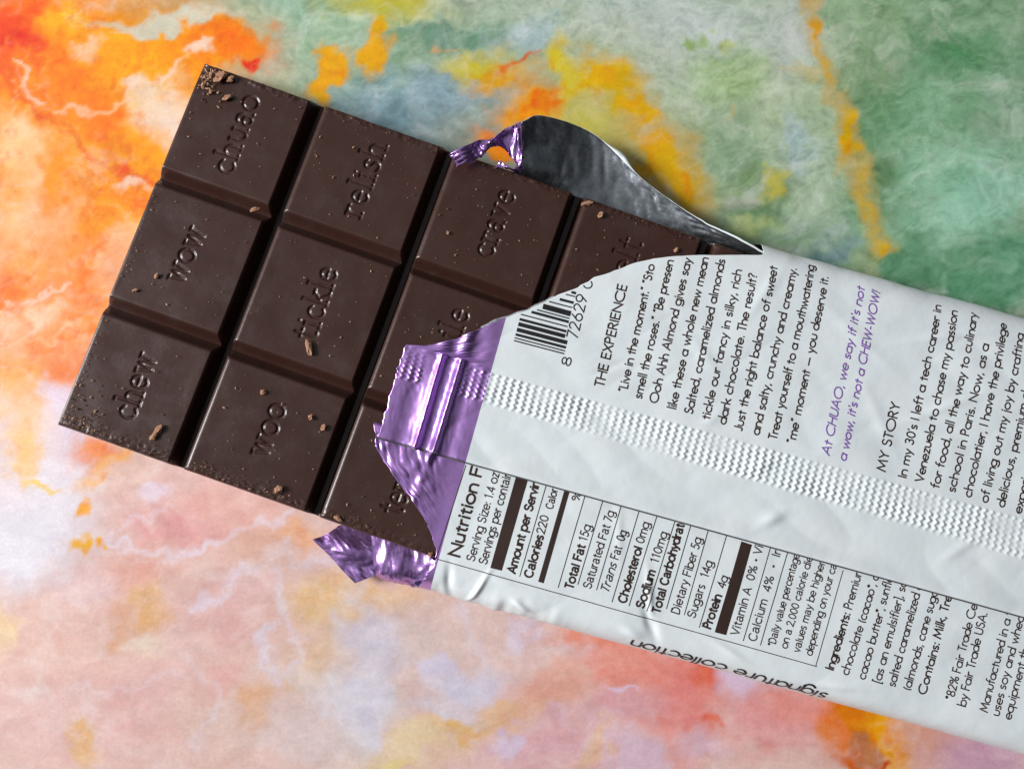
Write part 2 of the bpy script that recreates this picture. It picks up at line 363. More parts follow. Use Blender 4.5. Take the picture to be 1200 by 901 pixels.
# ------------------------------------------------------------------ stroke letters
def arc(cx, cy, rx, ry, a0, a1, n=None):
    n = n or max(4, int(abs(a1-a0)/30)+1)
    return [(cx+rx*math.cos(math.radians(a0+(a1-a0)*i/(n-1))), cy+ry*math.sin(math.radians(a0+(a1-a0)*i/(n-1)))) for i in range(n)]
X = .62; R_ = .29
def ln(*p): return list(p)
FUT = {
 'a': (.62, [arc(.29,.31,.29,.31,0,360), ln((.58,X),(.58,0))]), 'b': (.62, [arc(.33,.31,.29,.31,0,360), ln((.04,1.08),(.04,0))]),
 'c': (.54, [arc(.31,.31,.3,.31,50,310)]), 'd': (.62, [arc(.29,.31,.29,.31,0,360), ln((.58,1.08),(.58,0))]),
 'e': (.58, [ln((.02,.31),(.56,.31))+arc(.29,.31,.28,.31,15,315)]), 'f': (.34, [arc(.32,.9,.16,.16,80,180)+[(.16,0)], ln((0,X),(.32,X))]),
 'g': (.62, [arc(.29,.31,.29,.31,0,360), ln((.58,X),(.58,-.1))+arc(.31,-.1,.27,.22,0,-160)]),
 'h': (.54, [ln((.04,1.08),(.04,0)), arc(.27,.38,.23,.24,180,0)+[(.5,0)]]), 'i': (.14, [ln((.07,X),(.07,0)), ln((.07,.82),(.07,.93))]),
 'j': (.2, [ln((.12,X),(.12,-.3)), ln((.12,.82),(.12,.93))]), 'k': (.5, [ln((.04,1.08),(.04,0)), ln((.44,X),(.06,.28)), ln((.18,.37),(.48,0))]),
 'l': (.14, [ln((.07,1.08),(.07,0))]), 'm': (.86, [ln((.04,X),(.04,0)), arc(.24,.42,.19,.2,180,0)+[(.43,0)], arc(.62,.42,.19,.2,180,0)+[(.81,0)]]),
 'n': (.54, [ln((.04,X),(.04,0)), arc(.27,.38,.23,.24,180,0)+[(.5,0)]]), 'o': (.64, [arc(.32,.31,.3,.31,0,360)]),
 'p': (.62, [arc(.33,.31,.29,.31,0,360), ln((.04,X),(.04,-.34))]), 'q': (.62, [arc(.29,.31,.29,.31,0,360), ln((.58,X),(.58,-.34))]),
 'r': (.34, [ln((.04,X),(.04,0)), arc(.25,.38,.21,.22,180,60)]), 's': (.4, [arc(.2,.46,.16,.15,40,230)+arc(.18,.155,.17,.155,60,-140)]),
 't': (.34, [ln((.17,.86),(.17,0)), ln((0,X),(.34,X))]), 'u': (.54, [[(.04,X)]+arc(.27,.24,.23,.24,180,360)+[(.5,X)]]),
 'v': (.5, [ln((.02,X),(.25,0),(.48,X))]), 'w': (.8, [ln((.02,X),(.21,0),(.4,.58),(.59,0),(.78,X))]), 'x': (.46, [ln((.02,X),(.44,0)), ln((.44,X),(.02,0))]),
 'y': (.48, [ln((.02,X),(.25,.02)), ln((.46,X),(.12,-.34))]), 'z': (.46, [ln((.03,X),(.43,X),(.03,0),(.44,0))]),
 'A': (.72, [ln((.02,0),(.36,1),(.7,0)), ln((.14,.34),(.58,.34))]), 'B': (.54, [ln((.05,0),(.05,1),(.26,1))+arc(.26,.76,.2,.24,90,-90)+[(.05,.52)], ln((.26,.52))+arc(.26,.26,.25,.26,90,-90)+[(.05,0)]]),
 'C': (.86, [arc(.5,.5,.48,.5,48,312,12)]), 'D': (.7, [ln((.05,0),(.05,1),(.2,1))+arc(.2,.5,.46,.5,90,-90)+[(.05,0)]]), 'E': (.48, [ln((.44,1),(.05,1),(.05,0),(.44,0)), ln((.05,.53),(.42,.53))]),
 'F': (.46, [ln((.42,1),(.05,1),(.05,0)), ln((.05,.53),(.4,.53))]), 'H': (.66, [ln((.05,0),(.05,1)), ln((.61,0),(.61,1)), ln((.05,.53),(.61,.53))]),
 'I': (.14, [ln((.07,0),(.07,1))]), 'J': (.34, [ln((.28,1),(.28,.2))+arc(.14,.18,.14,.18,0,-150)]), 'L': (.42, [ln((.05,1),(.05,0),(.4,0))]), 'M': (.86, [ln((.03,0),(.14,1),(.43,.2),(.72,1),(.83,0))]),
 'N': (.74, [ln((.05,0),(.05,1),(.69,0),(.69,1))]), 'O': (.98, [arc(.49,.5,.47,.5,0,360,15)]), 'P': (.5, [ln((.05,0),(.05,1),(.22,1))+arc(.22,.74,.23,.26,90,-90)+[(.05,.48)]]),
 'R': (.52, [ln((.05,0),(.05,1),(.22,1))+arc(.22,.75,.22,.25,90,-90)+[(.05,.5)], ln((.22,.5),(.49,0))]), 'S': (.5, [arc(.26,.76,.19,.24,30,230)+arc(.24,.27,.22,.27,60,-150)]),
 'T': (.48, [ln((.24,0),(.24,1)), ln((.01,1),(.47,1))]), 'U': (.64, [[(.05,1)]+arc(.32,.28,.27,.28,180,360)+[(.59,1)]]), 'V': (.66, [ln((.02,1),(.33,0),(.64,1))]),
 'W': (.98, [ln((.02,1),(.27,0),(.49,.92),(.71,0),(.96,1))]), 'X': (.6, [ln((.03,1),(.57,0)), ln((.57,1),(.03,0))]), 'Y': (.58, [ln((.02,1),(.29,.5),(.56,1)), ln((.29,.5),(.29,0))]),
 '.': (.16, [ln((.08,0),(.08,.1))]), ',': (.18, [ln((.1,.08),(.04,-.14))]), ' ': (.27, []), '-': (.32, [ln((.04,.32),(.28,.32))]), '~': (.8, [ln((.04,.32),(.76,.32))]),
 '?': (.42, [arc(.2,.8,.18,.2,160,-60)+[(.2,.46),(.2,.3)], ln((.2,0),(.2,.1))]), '!': (.16, [ln((.08,.3),(.08,1)), ln((.08,0),(.08,.1))]), "'": (.12, [ln((.06,1.02),(.05,.84))]),
 '<': (.3, [ln((.06,.84),(.1,1.02)), ln((.2,.84),(.24,1.02))]), '>': (.3, [ln((.1,1.02),(.06,.84)), ln((.24,1.02),(.2,.84))]),
 ':': (.16, [ln((.08,0),(.08,.1)), ln((.08,.5),(.08,.6))]), '*': (.28, [ln((.14,.72),(.14,1)), ln((.03,.8),(.25,.93)), ln((.25,.8),(.03,.93))]), '(': (.24, [arc(.3,.4,.22,.62,130,230)]), ')': (.24, [arc(-.06,.4,.22,.62,50,-50)]),
 '[': (.24, [ln((.2,1.04),(.07,1.04),(.07,-.22),(.2,-.22))]), ']': (.24, [ln((.04,1.04),(.17,1.04),(.17,-.22),(.04,-.22))]),
 '0': (.56, [arc(.28,.5,.24,.5,0,360)]), '1': (.4, [ln((.08,.84),(.24,1),(.24,0))]), '2': (.52, [arc(.26,.74,.21,.26,170,-30)+[(.05,0),(.49,0)]]),
 '3': (.52, [arc(.24,.76,.19,.24,150,-90)+arc(.24,.27,.22,.27,80,-150)]), '4': (.54, [ln((.4,0),(.4,1),(.04,.26),(.52,.26))]), '5': (.52, [ln((.46,1),(.16,1),(.1,.56))+arc(.23,.32,.23,.32,110,-140)]),
 '6': (.54, [arc(.27,.3,.23,.3,0,360), ln((.06,.4),(.38,1))]), '7': (.48, [ln((.03,1),(.45,1),(.14,0))]), '8': (.54, [arc(.27,.26,.23,.26,0,360), arc(.27,.76,.19,.24,0,360)]), '9': (.54, [arc(.27,.7,.23,.3,0,360), ln((.48,.6),(.16,0))]),
 '%': (.8, [arc(.18,.78,.15,.2,0,360), arc(.62,.22,.15,.2,0,360), ln((.62,1),(.18,0))]), '^': (.36, [arc(.18,.4,.07,.07,0,360,8), arc(.18,.4,.02,.02,0,360,5)]),
}
# grotesque shapes for the nutrition table: narrower rounds, hooked t and double-storey a
GRO = dict(FUT)
GRO.update({
 'a': (.56, [arc(.26,.52,.2,.2,150,0)+[(.46,.1),(.52,.02)], [(.46,.42)]+arc(.22,.19,.18,.19,90,300)+[(.46,.2)]]),
 't': (.34, [ln((.16,.9),(.16,.14))+arc(.27,.13,.11,.12,180,290), ln((.02,.7),(.32,.7))]),
 'u': (.54, [[(.05,.7)]+arc(.26,.22,.21,.22,180,330)+[(.48,.2)], ln((.48,.7),(.48,0))]),
 'C': (.7, [arc(.38,.5,.33,.5,45,315,11)]), 'S': (.62, [arc(.31,.75,.24,.25,20,230)+arc(.3,.26,.26,.26,60,-160)]), 'O': (.76, [arc(.38,.5,.34,.5,0,360,13)]),
 'D': (.68, [ln((.06,0),(.06,1),(.28,1))+arc(.28,.5,.34,.5,90,-90)+[(.06,0)]]), 'y': (.5, [ln((.03,.7),(.26,.04)), ln((.48,.7),(.2,-.16),(.08,-.26))]),
 'f': (.32, [arc(.3,.9,.14,.14,80,180)+[(.16,0)], ln((.02,.7),(.3,.7))]), 'F': (.56, [ln((.54,1),(.07,1),(.07,0)), ln((.07,.53),(.48,.53))]),
 'r': (.34, [ln((.06,.7),(.06,0)), arc(.26,.44,.2,.24,180,75)]), 'A': (.68, [ln((.02,0),(.34,1),(.66,0)), ln((.13,.32),(.55,.32))]),
 'i': (.16, [ln((.08,.7),(.08,0)), ln((.08,.88),(.08,1))]), 'l': (.16, [ln((.08,1),(.08,0))]),
})
for ch in 'bcdeghmnopqsvwxz':      # taller x-height
    w, st = FUT[ch]
    GRO[ch] = (w*.97, [[(x*.97, (y*1.13 if y <= .64 else y*.95)) for x, y in s] for s in st])

def layout(text, font, slant=0.0, track=.075):
    """list of polylines in em units (cap height 1), and the total width"""
    x = 0; out = []; bold = False
    for ch in text:
        if ch == '|': out.append(('mark', x)); continue
        w, st = font[ch]
        for s in st:
            if len(s) > 1: out.append(('s', [(x+px+slant*py, py) for px, py in s]))
        x += w+track
    return out, x-track

# ------------------------------------------------------------------ wrapper surface
WA = math.radians(-15.6)
A_DIR = np.array([math.cos(WA), math.sin(WA)]); B_DIR = np.array([-math.sin(WA), math.cos(WA)])
W_O = np.array([-2.4, 0.7])
A_END = 104.0
def catmull(pts, n=24):
    P = [np.array(p, float) for p in pts]; P = [2*P[0]-P[1]]+P+[2*P[-1]-P[-2]]; out = []
    for i in range(1, len(P)-2):
        for k in range(n):
            t = k/n; p0, p1, p2, p3 = P[i-1:i+3]
            out.append(.5*((2*p1)+(-p0+p2)*t+(2*p0-5*p1+4*p2-p3)*t*t+(-p0+3*p1-3*p2+p3)*t**3))
    out.append(P[-2]); return np.array(out)
class Profile:
    def __init__(s, pts, b_ref):
        s.c = catmull(pts); d = np.hypot(*np.diff(s.c, axis=0).T); s.s = np.concatenate([[0], np.cumsum(d)])
        s.sign = 1 if pts[1][0] > pts[0][0] else -1
        k = int(np.argmax(s.c[:, 0]*s.sign)); s.kmax = k
        # shift arc length so that s equals b on the flat part
        s.s = pts[0][0]*s.sign+s.s
    def __call__(s, q):
        q = np.asarray(q, float)
        return np.interp(q, s.s, s.c[:, 0]), np.interp(q, s.s, s.c[:, 1])
    def from_b(s, b):
        k = s.kmax; return np.interp(b*s.sign, s.c[:k+1, 0]*s.sign, s.s[:k+1])
# q = distance from the seam, positive outwards for both panels
UP = Profile([(-1.5,8.3),(-.45,8.35),(10,8.45),(20,8.45),(30,8.35),(35,8.15),(37.6,7.6),(39.2,6.3),(39.8,4.4),(39.5,2.4),(38.2,.9),(36,.35)], 0)
LO = Profile([(1.5,7.78),(-4,7.8),(-9,7.85),(-13,7.85),(-15.3,7.7),(-16.9,6.9),(-17.9,5.2),(-18.2,3.2),(-17.7,1.4),(-16,.45),(-13,.3)], 0)

def emboss(a, q):
    s1 = 8.0-.75*a/74; s2 = 12.1+.3*a/74
    v = (q-s1)/(s2-s1)                       # 0..1 across the band
    w = smooth(-.03, .05, v)*(1-smooth(.95, 1.03, v))
    ph = v*6.0*2*PI
    ridge = np.cos(2*PI*(a+.15*np.sin(ph)+.12*N1.fbm(a/4,q/3,2))/1.02)
    h = np.clip(ridge+.35, 0, 2)*(.74+.26*np.cos(ph+1.3))
    gap = 1-(smooth(-9.0, -8.6, a)*(1-smooth(-4.3, -3.9, a)))
    return .18*w*h*gap*np.clip(.72+1.1*N4.fbm(a/4, q/2.2, 2), .2, 1.2), w*gap

def dents(a, q, D):
    h = 0
    for (da, dq, ra, rq, ang, amp) in D:
        c, s = math.cos(ang), math.sin(ang); x = (a-da)*c+(q-dq)*s; y = -(a-da)*s+(q-dq)*c
        h = h+amp*np.exp(-(x/ra)**2-(y/rq)**2)
    return h
# creases and dents: (a, q, length, width, angle, height)
UP_D = [(11,19,2.6,2.2,0,.10),(15,17,2.0,.5,.6,-.12),(24,25,3,1,.2,-.12),(27,22,2.4,.6,-.7,.14),(38,10,1.6,.7,.5,.2),(46,14,3,1,.8,.12),(52,20,5,.7,-.9,.12),(60,24,6,.6,.6,.12),(47,30,6,.6,-.5,.1),
        (41,3.5,1.8,.8,.7,.3),(20,4,6,2,.1,.1),(33,33,4,.7,1.2,.15),(66,6,3,.7,.8,.15),(57,33,7,.6,.4,.12),(30,14,2,.8,1.0,.12)]
LO_D = [(6,16,.35,2.5,.3,.35),(2,16,.5,2.0,-.2,-.3),(12,16.5,1.2,.4,.4,.3),(28,11,3.4,.4,1.25,.22),(29,14.3,2.2,.6,1.0,-.35),(27,16,1.5,.7,.2,.3),(22,4,4,.5,1.3,.1),(3,6,1.2,4,.2,-.12),(9,14,2,.6,0,.15),(40,15,3,.5,.3,.15),(55,15.5,3,.6,-.2,.15)]

def up_h(a, q, fine=True):
    h = .22*N1.fbm(a/14, q/14, 2)+.05*N2.fbm(a/3.1+3, q/3.1, 3)+.30*np.abs(N3(a/9+q/6, q/10-a/30))+.14*np.abs(N4(a/4.5-q/5, q/8))
    h = h+dents(a, q, UP_D)
    # purple end: two sharp pleats along the band and a soft trough
    pur = 1-smooth(-1.5, 0, a)
    c1 = -6.9+(q-2)*.01; c2 = -4.4+(q-2)*.02
    pl = np.exp(-((a-c1)/.38)**2)*.62+np.exp(-((a-c2)/.42)**2)*.7-np.exp(-((a-(c1+c2)/2)/.8)**2)*.25-np.exp(-((a+9.0)/1.3)**2)*.35*(1-smooth(7, 11, q))-.18*np.exp(-((a+2.6)/.9)**2)
    h = h+pur*(pl+.55*np.abs(N3(a/2.3+q*.3, q/3.1))*smooth(11, 13, q)+.4*np.abs(N2(a/1.1-q*.4, q/1.3))*smooth(11.5, 13, q)+.10*np.abs(N4(a/.6+q*.3, q/1.1)))
    # free edge lies a little proud, underside ends at the seam edge
    h = h+.34*np.exp(-((q+.1)/1.6)**2)
    if fine: h = h+emboss(a, q)[0]
    return h
def lo_h(a, q, fine=True):
    h = .14*N2.fbm(a/12+5, q/12, 2)+.04*N1.fbm(a/2.7+8, q/2.7, 3)+.22*np.abs(N3(a/6+q/8, q/7))+dents(a, q, LO_D)
    pur = 1-smooth(-5, -1, a)
    h = h+pur*(.75*np.abs(N4(a/2.1+q*.35, q/2.6))+.5*np.abs(N3(a/.9-q*.5, q/1.3+3))+.25*np.abs(N1(a/.45+q*.4, q/.7))+.30*np.exp(-((a+4.6+.10*q)/.35)**2)*(q < 11))
    roll = smooth(14.5, 17, q)
    h = h+roll*(1-smooth(14, 24, a))*.42*N3.fbm(a/2.3, q/6, 2)
    return h

def surf(panel, a, q, off=0.0, fine=False):
    """world mm point of a panel: a along the wrapper, q across it from the seam"""
    a = np.asarray(a, float); q = np.asarray(q, float)
    prof, hf = (UP, up_h) if panel == 'up' else (LO, lo_h)
    e = .05
    b, z = prof(q); b1, z1 = prof(q+e); b0, z0 = prof(q-e)
    tb, tz = b1-b0, z1-z0; L = np.hypot(tb, tz)+1e-9
    nb, nz = -tz/L, tb/L
    if panel == 'lo': nb, nz = -nb, -nz
    h = hf(a, q, fine)+off
    b = b+nb*h; z = z+nz*h
    # the far end pinches down to a flat crimp
    end = smooth(88, A_END, a)
    z = z*(1-end)+end*(.5+.1*(panel == 'up'))
    if panel == 'up': z = z+np.clip(-a, 0, 14)*0.0
    x = W_O[0]+A_DIR[0]*a+B_DIR[0]*b; y = W_O[1]+A_DIR[1]*a+B_DIR[1]*b
    return np.stack([x, y, np.maximum(z, .12)], -1)

def px2aq(panel, u, v):
    prof = UP if panel == 'up' else LO; z = 8.2
    for _ in range(12):
        p = unproj(u, v, z)[:2]-W_O; a = p@A_DIR; b = p@B_DIR
        q = float(prof.from_b(b)); z = .5*z+.5*float(prof(q)[1])
    return a, q

wrapper = empty('candy_wrapper', (W_O[0]+30, W_O[1]+2, 0), 'torn white and purple foil wrapper with printed text around the dark chocolate bar', 'candy wrapper')

def tear_fn(panel, pts, tail, jit, seed):
    aq = sorted([px2aq(panel, u, v)[::-1] for u, v in pts]+tail)
    Q = np.array([x[0] for x in aq]); A = np.array([x[1] for x in aq])
    nz = VNoise(seed)
    def f(q):
        q = np.asarray(q, float)
        return np.interp(q, Q, A)+jit*(nz.fbm(q*1.3, q*0+3.3, 4))+.22*np.clip(nz(q*3.1, q*0+7.7)*2-.3, 0, 1)
    return f
UP_TEAR = tear_fn('up', [(440,524),(447,498),(455,470),(466,430),(475,404),(500,405),(530,398),(556,388),(578,377),(600,370),(622,362),(645,350),(670,340),(700,324),(740,309),(780,301),(830,299),(870,299),(893,299)],
                  [(42, 31.0), (60, 31.0)], .36, 21)
LO_TEAR = tear_fn('lo', [(443,527),(462,558),(477,578),(489,596),(502,615),(509,638),(513,656)], [(-1.5, -13.2), (15.6, -.9), (17.4, -1.2), (20, -2), (30, -4)], .5, 22)

def panel_mesh(name, panel, qs, tear, na, power=1.0, fine=True):
    t = np.linspace(0, 1, na)**power
    Q = np.repeat(qs[None, :], na, 0); a0 = tear(Q)
    Aa = a0+(A_END-a0)*t[:, None]
    P = surf(panel, Aa, Q, fine=fine)
    return grid_mesh(name, P, np.stack([Aa, Q], -1), flip=(panel == 'lo'))

def solid(o, th=.07, inner=1):
    m = o.modifiers.new('thickness', 'SOLIDIFY'); m.thickness = th*MM; m.offset = -1
    m.material_offset = inner; m.material_offset_rim = inner; m.use_even_offset = False
    return o
qs = np.concatenate([np.arange(-.1, 6.8, .3), np.arange(6.8, 12.8, .125), np.arange(12.8, 33, .4), np.arange(33, UP.s[-1], .25)])
up = solid(link('seam_panel', panel_mesh('seam_panel', 'up', qs, UP_TEAR, 760), [M_PRINT, M_SILVER], wrapper))
adopt(up, wrapper); tag(up, 'white panel with an embossed zigzag seam and torn purple end')
qs2 = np.concatenate([[-1.5, -1, -.5], np.arange(0, 13, .35), np.arange(13, 20, .1), np.arange(20, LO.s[-1], .3)])
low = solid(link('nutrition_panel', panel_mesh('nutrition_panel', 'lo', qs2, LO_TEAR, 420, 1.25), [M_PRINT, M_SILVER], wrapper)); adopt(low, wrapper)
tag(low, 'white lower panel carrying the nutrition table')

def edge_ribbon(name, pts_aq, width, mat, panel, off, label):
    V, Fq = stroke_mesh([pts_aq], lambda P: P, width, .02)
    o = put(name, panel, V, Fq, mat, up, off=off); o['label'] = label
# underside of the sleeve, lying on the table below the bar
def under_panel():
    na, nb = 90, 70
    b = np.linspace(-15.2, 37.6, nb); a = np.linspace(0, 1, na)
    B = np.repeat(b[None], na, 0); a0 = 3.0+.6*N2.fbm(B/3, B*0, 3)
    Aa = a0+(A_END-a0)*a[:, None]
    z = .22+.1*N1.fbm(Aa/6, B/6, 3)
    x = W_O[0]+A_DIR[0]*Aa+B_DIR[0]*B; y = W_O[1]+A_DIR[1]*Aa+B_DIR[1]*B
    o = link('front_panel', grid_mesh('front_panel', np.stack([x, y, np.maximum(z, .06)], -1)), [M_SILVER], wrapper); adopt(o, wrapper)
under_panel()

# ------------------------------------------------------------------ printed matter
def stroke_mesh(polys, place, width, bevel=.014):
    """polys in em units -> ribbons with a slight ridge; place(list of 2d) -> (a, q)"""
    V = []; Fq = []
    for s in polys:
        P = place(np.array(s, float))                  # n x 2 in mm (a, q)
        Q = [P[0]]
        for k in range(len(P)-1):
            m = max(1, int(math.ceil(np.hypot(*(P[k+1]-P[k]))/.42)))
            for i in range(1, m+1): Q.append(P[k]+(P[k+1]-P[k])*i/m)
        P = np.array(Q)
        closed = np.hypot(*(P[0]-P[-1])) < 1e-6
        d = np.diff(P, axis=0); L = np.hypot(d[:, 0], d[:, 1])+1e-9; d = d/L[:, None]
        t = np.vstack([d[:1], d[1:]+d[:-1], d[-1:]])
        if closed: t[0] = t[-1] = d[0]+d[-1]
        t = t/(np.hypot(t[:, 0], t[:, 1])[:, None]+1e-9)
        n = np.stack([-t[:, 1], t[:, 0]], 1)
        ca = np.abs((np.vstack([d[:1], d])*t).sum(1)); n = n/np.clip(ca, .5, 1)[:, None]
        if not closed: P = P.copy(); P[0] -= t[0]*width*.25; P[-1] += t[-1]*width*.25
        k = len(V)//1
        for i in range(len(P)):
            V.append((*(P[i]-n[i]*width/2), 0)); V.append((*P[i], bevel)); V.append((*(P[i]+n[i]*width/2), 0))
        for i in range(len(P)-1):
            b = k+3*i; Fq.append((b, b+3, b+4, b+1)); Fq.append((b+1, b+4, b+5, b+2))
    return V, Fq
def put(name, panel, V, Fq, mat, parent, off=.02, clip=None):
    if not Fq: return None
    V = np.array(V)
    if clip is not None:
        ok = V[:, 0] > clip(V[:, 1])+.12
        Fq = [f for f in Fq if ok[list(f)].all()]
        if not Fq: return None
    P = surf(panel, V[:, 0], V[:, 1], V[:, 2]+off)
    # drop unused vertices
    used = np.unique(np.array(Fq)); mp = -np.ones(len(P), int); mp[used] = np.arange(len(used))
    me = mesh_raw(name, P[used], mp[np.array(Fq)], False)
    o = link(name, me, mat); o.parent = parent
    return o

def text_line(panel, text, p0, p1, h, w, mat=M_INK, font=FUT, slant=0.0, bold=(), parent=None, extra='', vis=None, name='text_line'):
    """text from photo point p0 to p1 on its baseline; h cap height (mm), w stroke (mm); extra continues out of sight"""
    a0 = np.array(px2aq(panel, *p0)); a1 = np.array(px2aq(panel, *p1))
    sg = 1 if panel == 'up' else -1                     # q runs down-picture on the lower panel
    _, W0 = layout(text, font, slant)
    st, _ = layout(text+extra, font, slant)
    L = a1-a0; dirv = L/np.hypot(*L); upv = np.array([-abs(dirv[1]), 0]) if False else np.array([-sg*dirv[1], sg*dirv[0]])
    sx = np.hypot(*L)/W0
    Vs, Fs = [], []
    starts = {}
    for kind, s in st:
        if kind != 's': continue
        x0 = s[0][0]
        ww = w
        for (f0, f1, bw) in bold:
            if f0*W0 <= x0 < f1*W0: ww = bw
        V, Fq = stroke_mesh([s], lambda P: a0+P[:, :1]*sx*dirv+P[:, 1:]*h*upv, ww)
        k = len(Vs); Vs += V; Fs += [tuple(i+k for i in f) for f in Fq]
    clip = UP_TEAR if panel == 'up' else None
    return put(name, panel, Vs, Fs, mat, parent, clip=clip)

def fill_poly(panel, pts, name, mat, parent, off=.02, n=14):
    """a printed bar given by its 4 corners (a,q): subdivided so it follows the paper"""
    c = [np.array(px2aq(panel, *p)) for p in pts]
    s = np.linspace(0, 1, n); t = np.linspace(0, 1, 4)
    S, T = np.meshgrid(s, t, indexing='ij')
    P = ((1-S)*(1-T))[..., None]*c[0]+((1-S)*T)[..., None]*c[1]+(S*T)[..., None]*c[2]+(S*(1-T))[..., None]*c[3]
    W3 = surf(panel, P[..., 0], P[..., 1], off)
    o = link(name, grid_mesh(name, W3), mat); o.parent = parent; return o
def rule(panel, p0, p1, w, parent, mat, name='rule_line', n=24):
    a0 = np.array(px2aq(panel, *p0)); a1 = np.array(px2aq(panel, *p1))
    pts = [a0+(a1-a0)*i/n for i in range(n+1)]
    V, Fq = stroke_mesh([pts], lambda P: P, w, .006)
    return put(name, panel, V, Fq, mat, parent, off=.014)

T = lambda *a, **k: text_line('up', *a, parent=up, **k)
HC, WC = 1.12, .195      # cap height and stroke of the body copy
T('THE EXPERIENCE', (707,454), (734.5,335), 1.22, .215)
rows = [('<Live in the moment.> <Sto', (734,460), (767,311)), ('smell the roses.> <Be presen', (751.5,467.5), (789,306)),
 ('Ooh Ahh Almond gives say', (770,473), (810,304)), ('like these a whole new mean', (791.5,480), (830,303)), ('Salted, caramelized almonds', (811,485.5), (849.5,305)),
 ('tickle our fancy in silky, rich', (831,492), (869,317)), ('dark chocolate. The result?', (850,497.5), (887,322)), ('Just the right balance of sweet', (869,505), (910.5,313.5)),
 ('and salty, crunchy and creamy.', (889,510), (933,315.5)), ('Treat yourself to a mouthwatering', (909.5,515.5), (953.5,312)), ('<me> moment ~ you deserve it.', (931,520), (970.5,325)),
 ('In my 30\'s I left a tech career in', (1061.5,560.5), (1102.5,358.5)), ('Venezuela to chase my passion', (1081.5,565.5), (1121.5,365)), ('for food, all the way to culinary', (1100,572.5), (1144,368)),
 ('school in Paris. Now, as a', (1119,577), (1158.5,404)), ('chocolatier, I have the privilege', (1138,583), (1179,380)), ('of living out my joy by crafting', (1157.5,589.5), (1199.5,391.5)),
 ('delicious, premium chocolate', (1177,594.5), (1216,404)), ('experiences that make you', (1197,602), (1235,420))]
for t, a, b in rows: T(t, a, b, h=HC, w=WC)
T('At CHUAO, we say if it\'s not', (971,534), (1012.5,338), h=HC, w=.185, mat=M_PINK, slant=.16)
T('a wow, it\'s not a CHEW-WOW!', (990.5,540.5), (1030.5,343), h=HC, w=.185, mat=M_PINK, slant=.16)
T('MY STORY', (1037,553), (1055,473), h=1.22, w=.205)

# barcode: start guard, 8 7 2 6 2 9, centre guard, 0
def barcode():
    Lc = {'0':'0001101','2':'0010011','6':'0101111','7':'0111011','8':'0110111','9':'0001011'}
    bits = '101'+''.join(Lc[c] for c in '872629')+'01010'+'1110010'+'1100110'
    s0 = np.array(px2aq('up', 602, 400)); s1 = np.array(px2aq('up', 661, 415.5))
    along = (s1-s0); upq = np.array([-along[1], along[0]]); upq = upq/np.hypot(*upq)
    mod = .192; V = []; Fq = []
    i = 0
    while i < len(bits):
        if bits[i] == '1':
            j = i
            while j < len(bits) and bits[j] == '1': j += 1
            f = 1.0 if (i < 10 or 45 <= i < 50) else .93
            n = 10
            for k in range(n+1):
                base = s0+along*f*k/n
                for m in (i+.04, j-.04): p = base+upq*mod*m; V.append((p[0], p[1], 0))
            k0 = len(V)-2*(n+1)
            Fq += [(k0+2*k, k0+2*k+2, k0+2*k+3, k0+2*k+1) for k in range(n)]
            i = j
        else: i += 1
    o = put('barcode', 'up', V, Fq, M_BLACK, up, clip=UP_TEAR)
    return o
barcode()
TB = lambda *a, **k: text_line('up', *a, parent=up, mat=M_BLACK, font=GRO, name='barcode_digits', **k)
TB('8', (667.5,430), (670.3,419.5), h=1.2, w=.17)
TB('72629', (676,398), (688.5,347), h=1.45, w=.18)
TB('0', (692.3,340), (695,329), h=1.2, w=.17)

# laminate edge of the seam flap with the gap's shade painted in; bare foil ply along the tear
edge_ribbon('seam_edge_shade', [(-12.2+i*2.3, -.20) for i in range(47)], .19, M_PLY, 'up', -.02, 'dark cut edge and painted gap shade of the overlapping seam flap')
edge_ribbon('foil_ply', [(float(UP_TEAR(q))+.02, q) for q in np.arange(17.6, 24.5, .3)], .42, M_PLYS, 'up', -.02, 'grey foil ply bared along the tear')

# nutrition facts table on the lower panel
nt = rule('lo', (511,654.5), (957,780.5), .11, low, M_INK, 'table_border', 80)
nt['label'] = 'thin ruled frame of the nutrition table'
rule('lo', (546,545), (511,654), .12, low, M_INK); rule('lo', (955.5,780), (988,668), .11, low, M_INK)
for a, b in [((609,675),(640.5,567)),((654,688),(686,579)),((677,684.5),(706.5,586)),((699,691),(728,592)),((717,705),(749,598)),((737,709.5),(769.5,605)),((758,716),(790.5,611)),
             ((781,713),(809,616)),((802,720),(829.5,622)),((819.5,735),(851,628)),((871,750.5),(901.5,645)),((891,755.5),(922,649))]:
    rule('lo', a, (b[0]+(b[0]-a[0])*.14, b[1]+(b[1]-a[1])*.14), .12, low, M_INK)
fill_poly('lo', [(574.5,665),(588,668.5),(619.5,559),(605.5,555)], 'thick_bar', M_INK, low)
fill_poly('lo', [(630.5,681),(637,683),(668,574),(662,572)], 'thick_bar', M_INK, low)
fill_poly('lo', [(837.5,740.5),(851,744),(881,638),(868.5,634)], 'thick_bar', M_INK, low)
H = lambda *a, **k: text_line('lo', *a, parent=low, font=GRO, **k)
HN, WN, WB = 1.08, .162, .25
H('Nutrition F', (538.5,653), (566,549), h=1.5, w=.30, extra='acts')
H('Serving Size: 1.4 oz', (555.5,658), (585,555), h=HN, w=WN, extra=' (39g)')
H('Servings per contain', (570,661.5), (599.5,554.5), h=HN, w=WN, extra='er')
H('Amount per Servin', (603.5,672), (632.5,565), h=HN, w=WB, extra='g')
H('Calories', (623,677.5), (637,628), h=HN, w=WB); H('220', (637.5,626), (643,605), h=HN, w=WN)
H('Calori', (647.5,597), (654,571.5), h=.98, w=WN, extra='es')
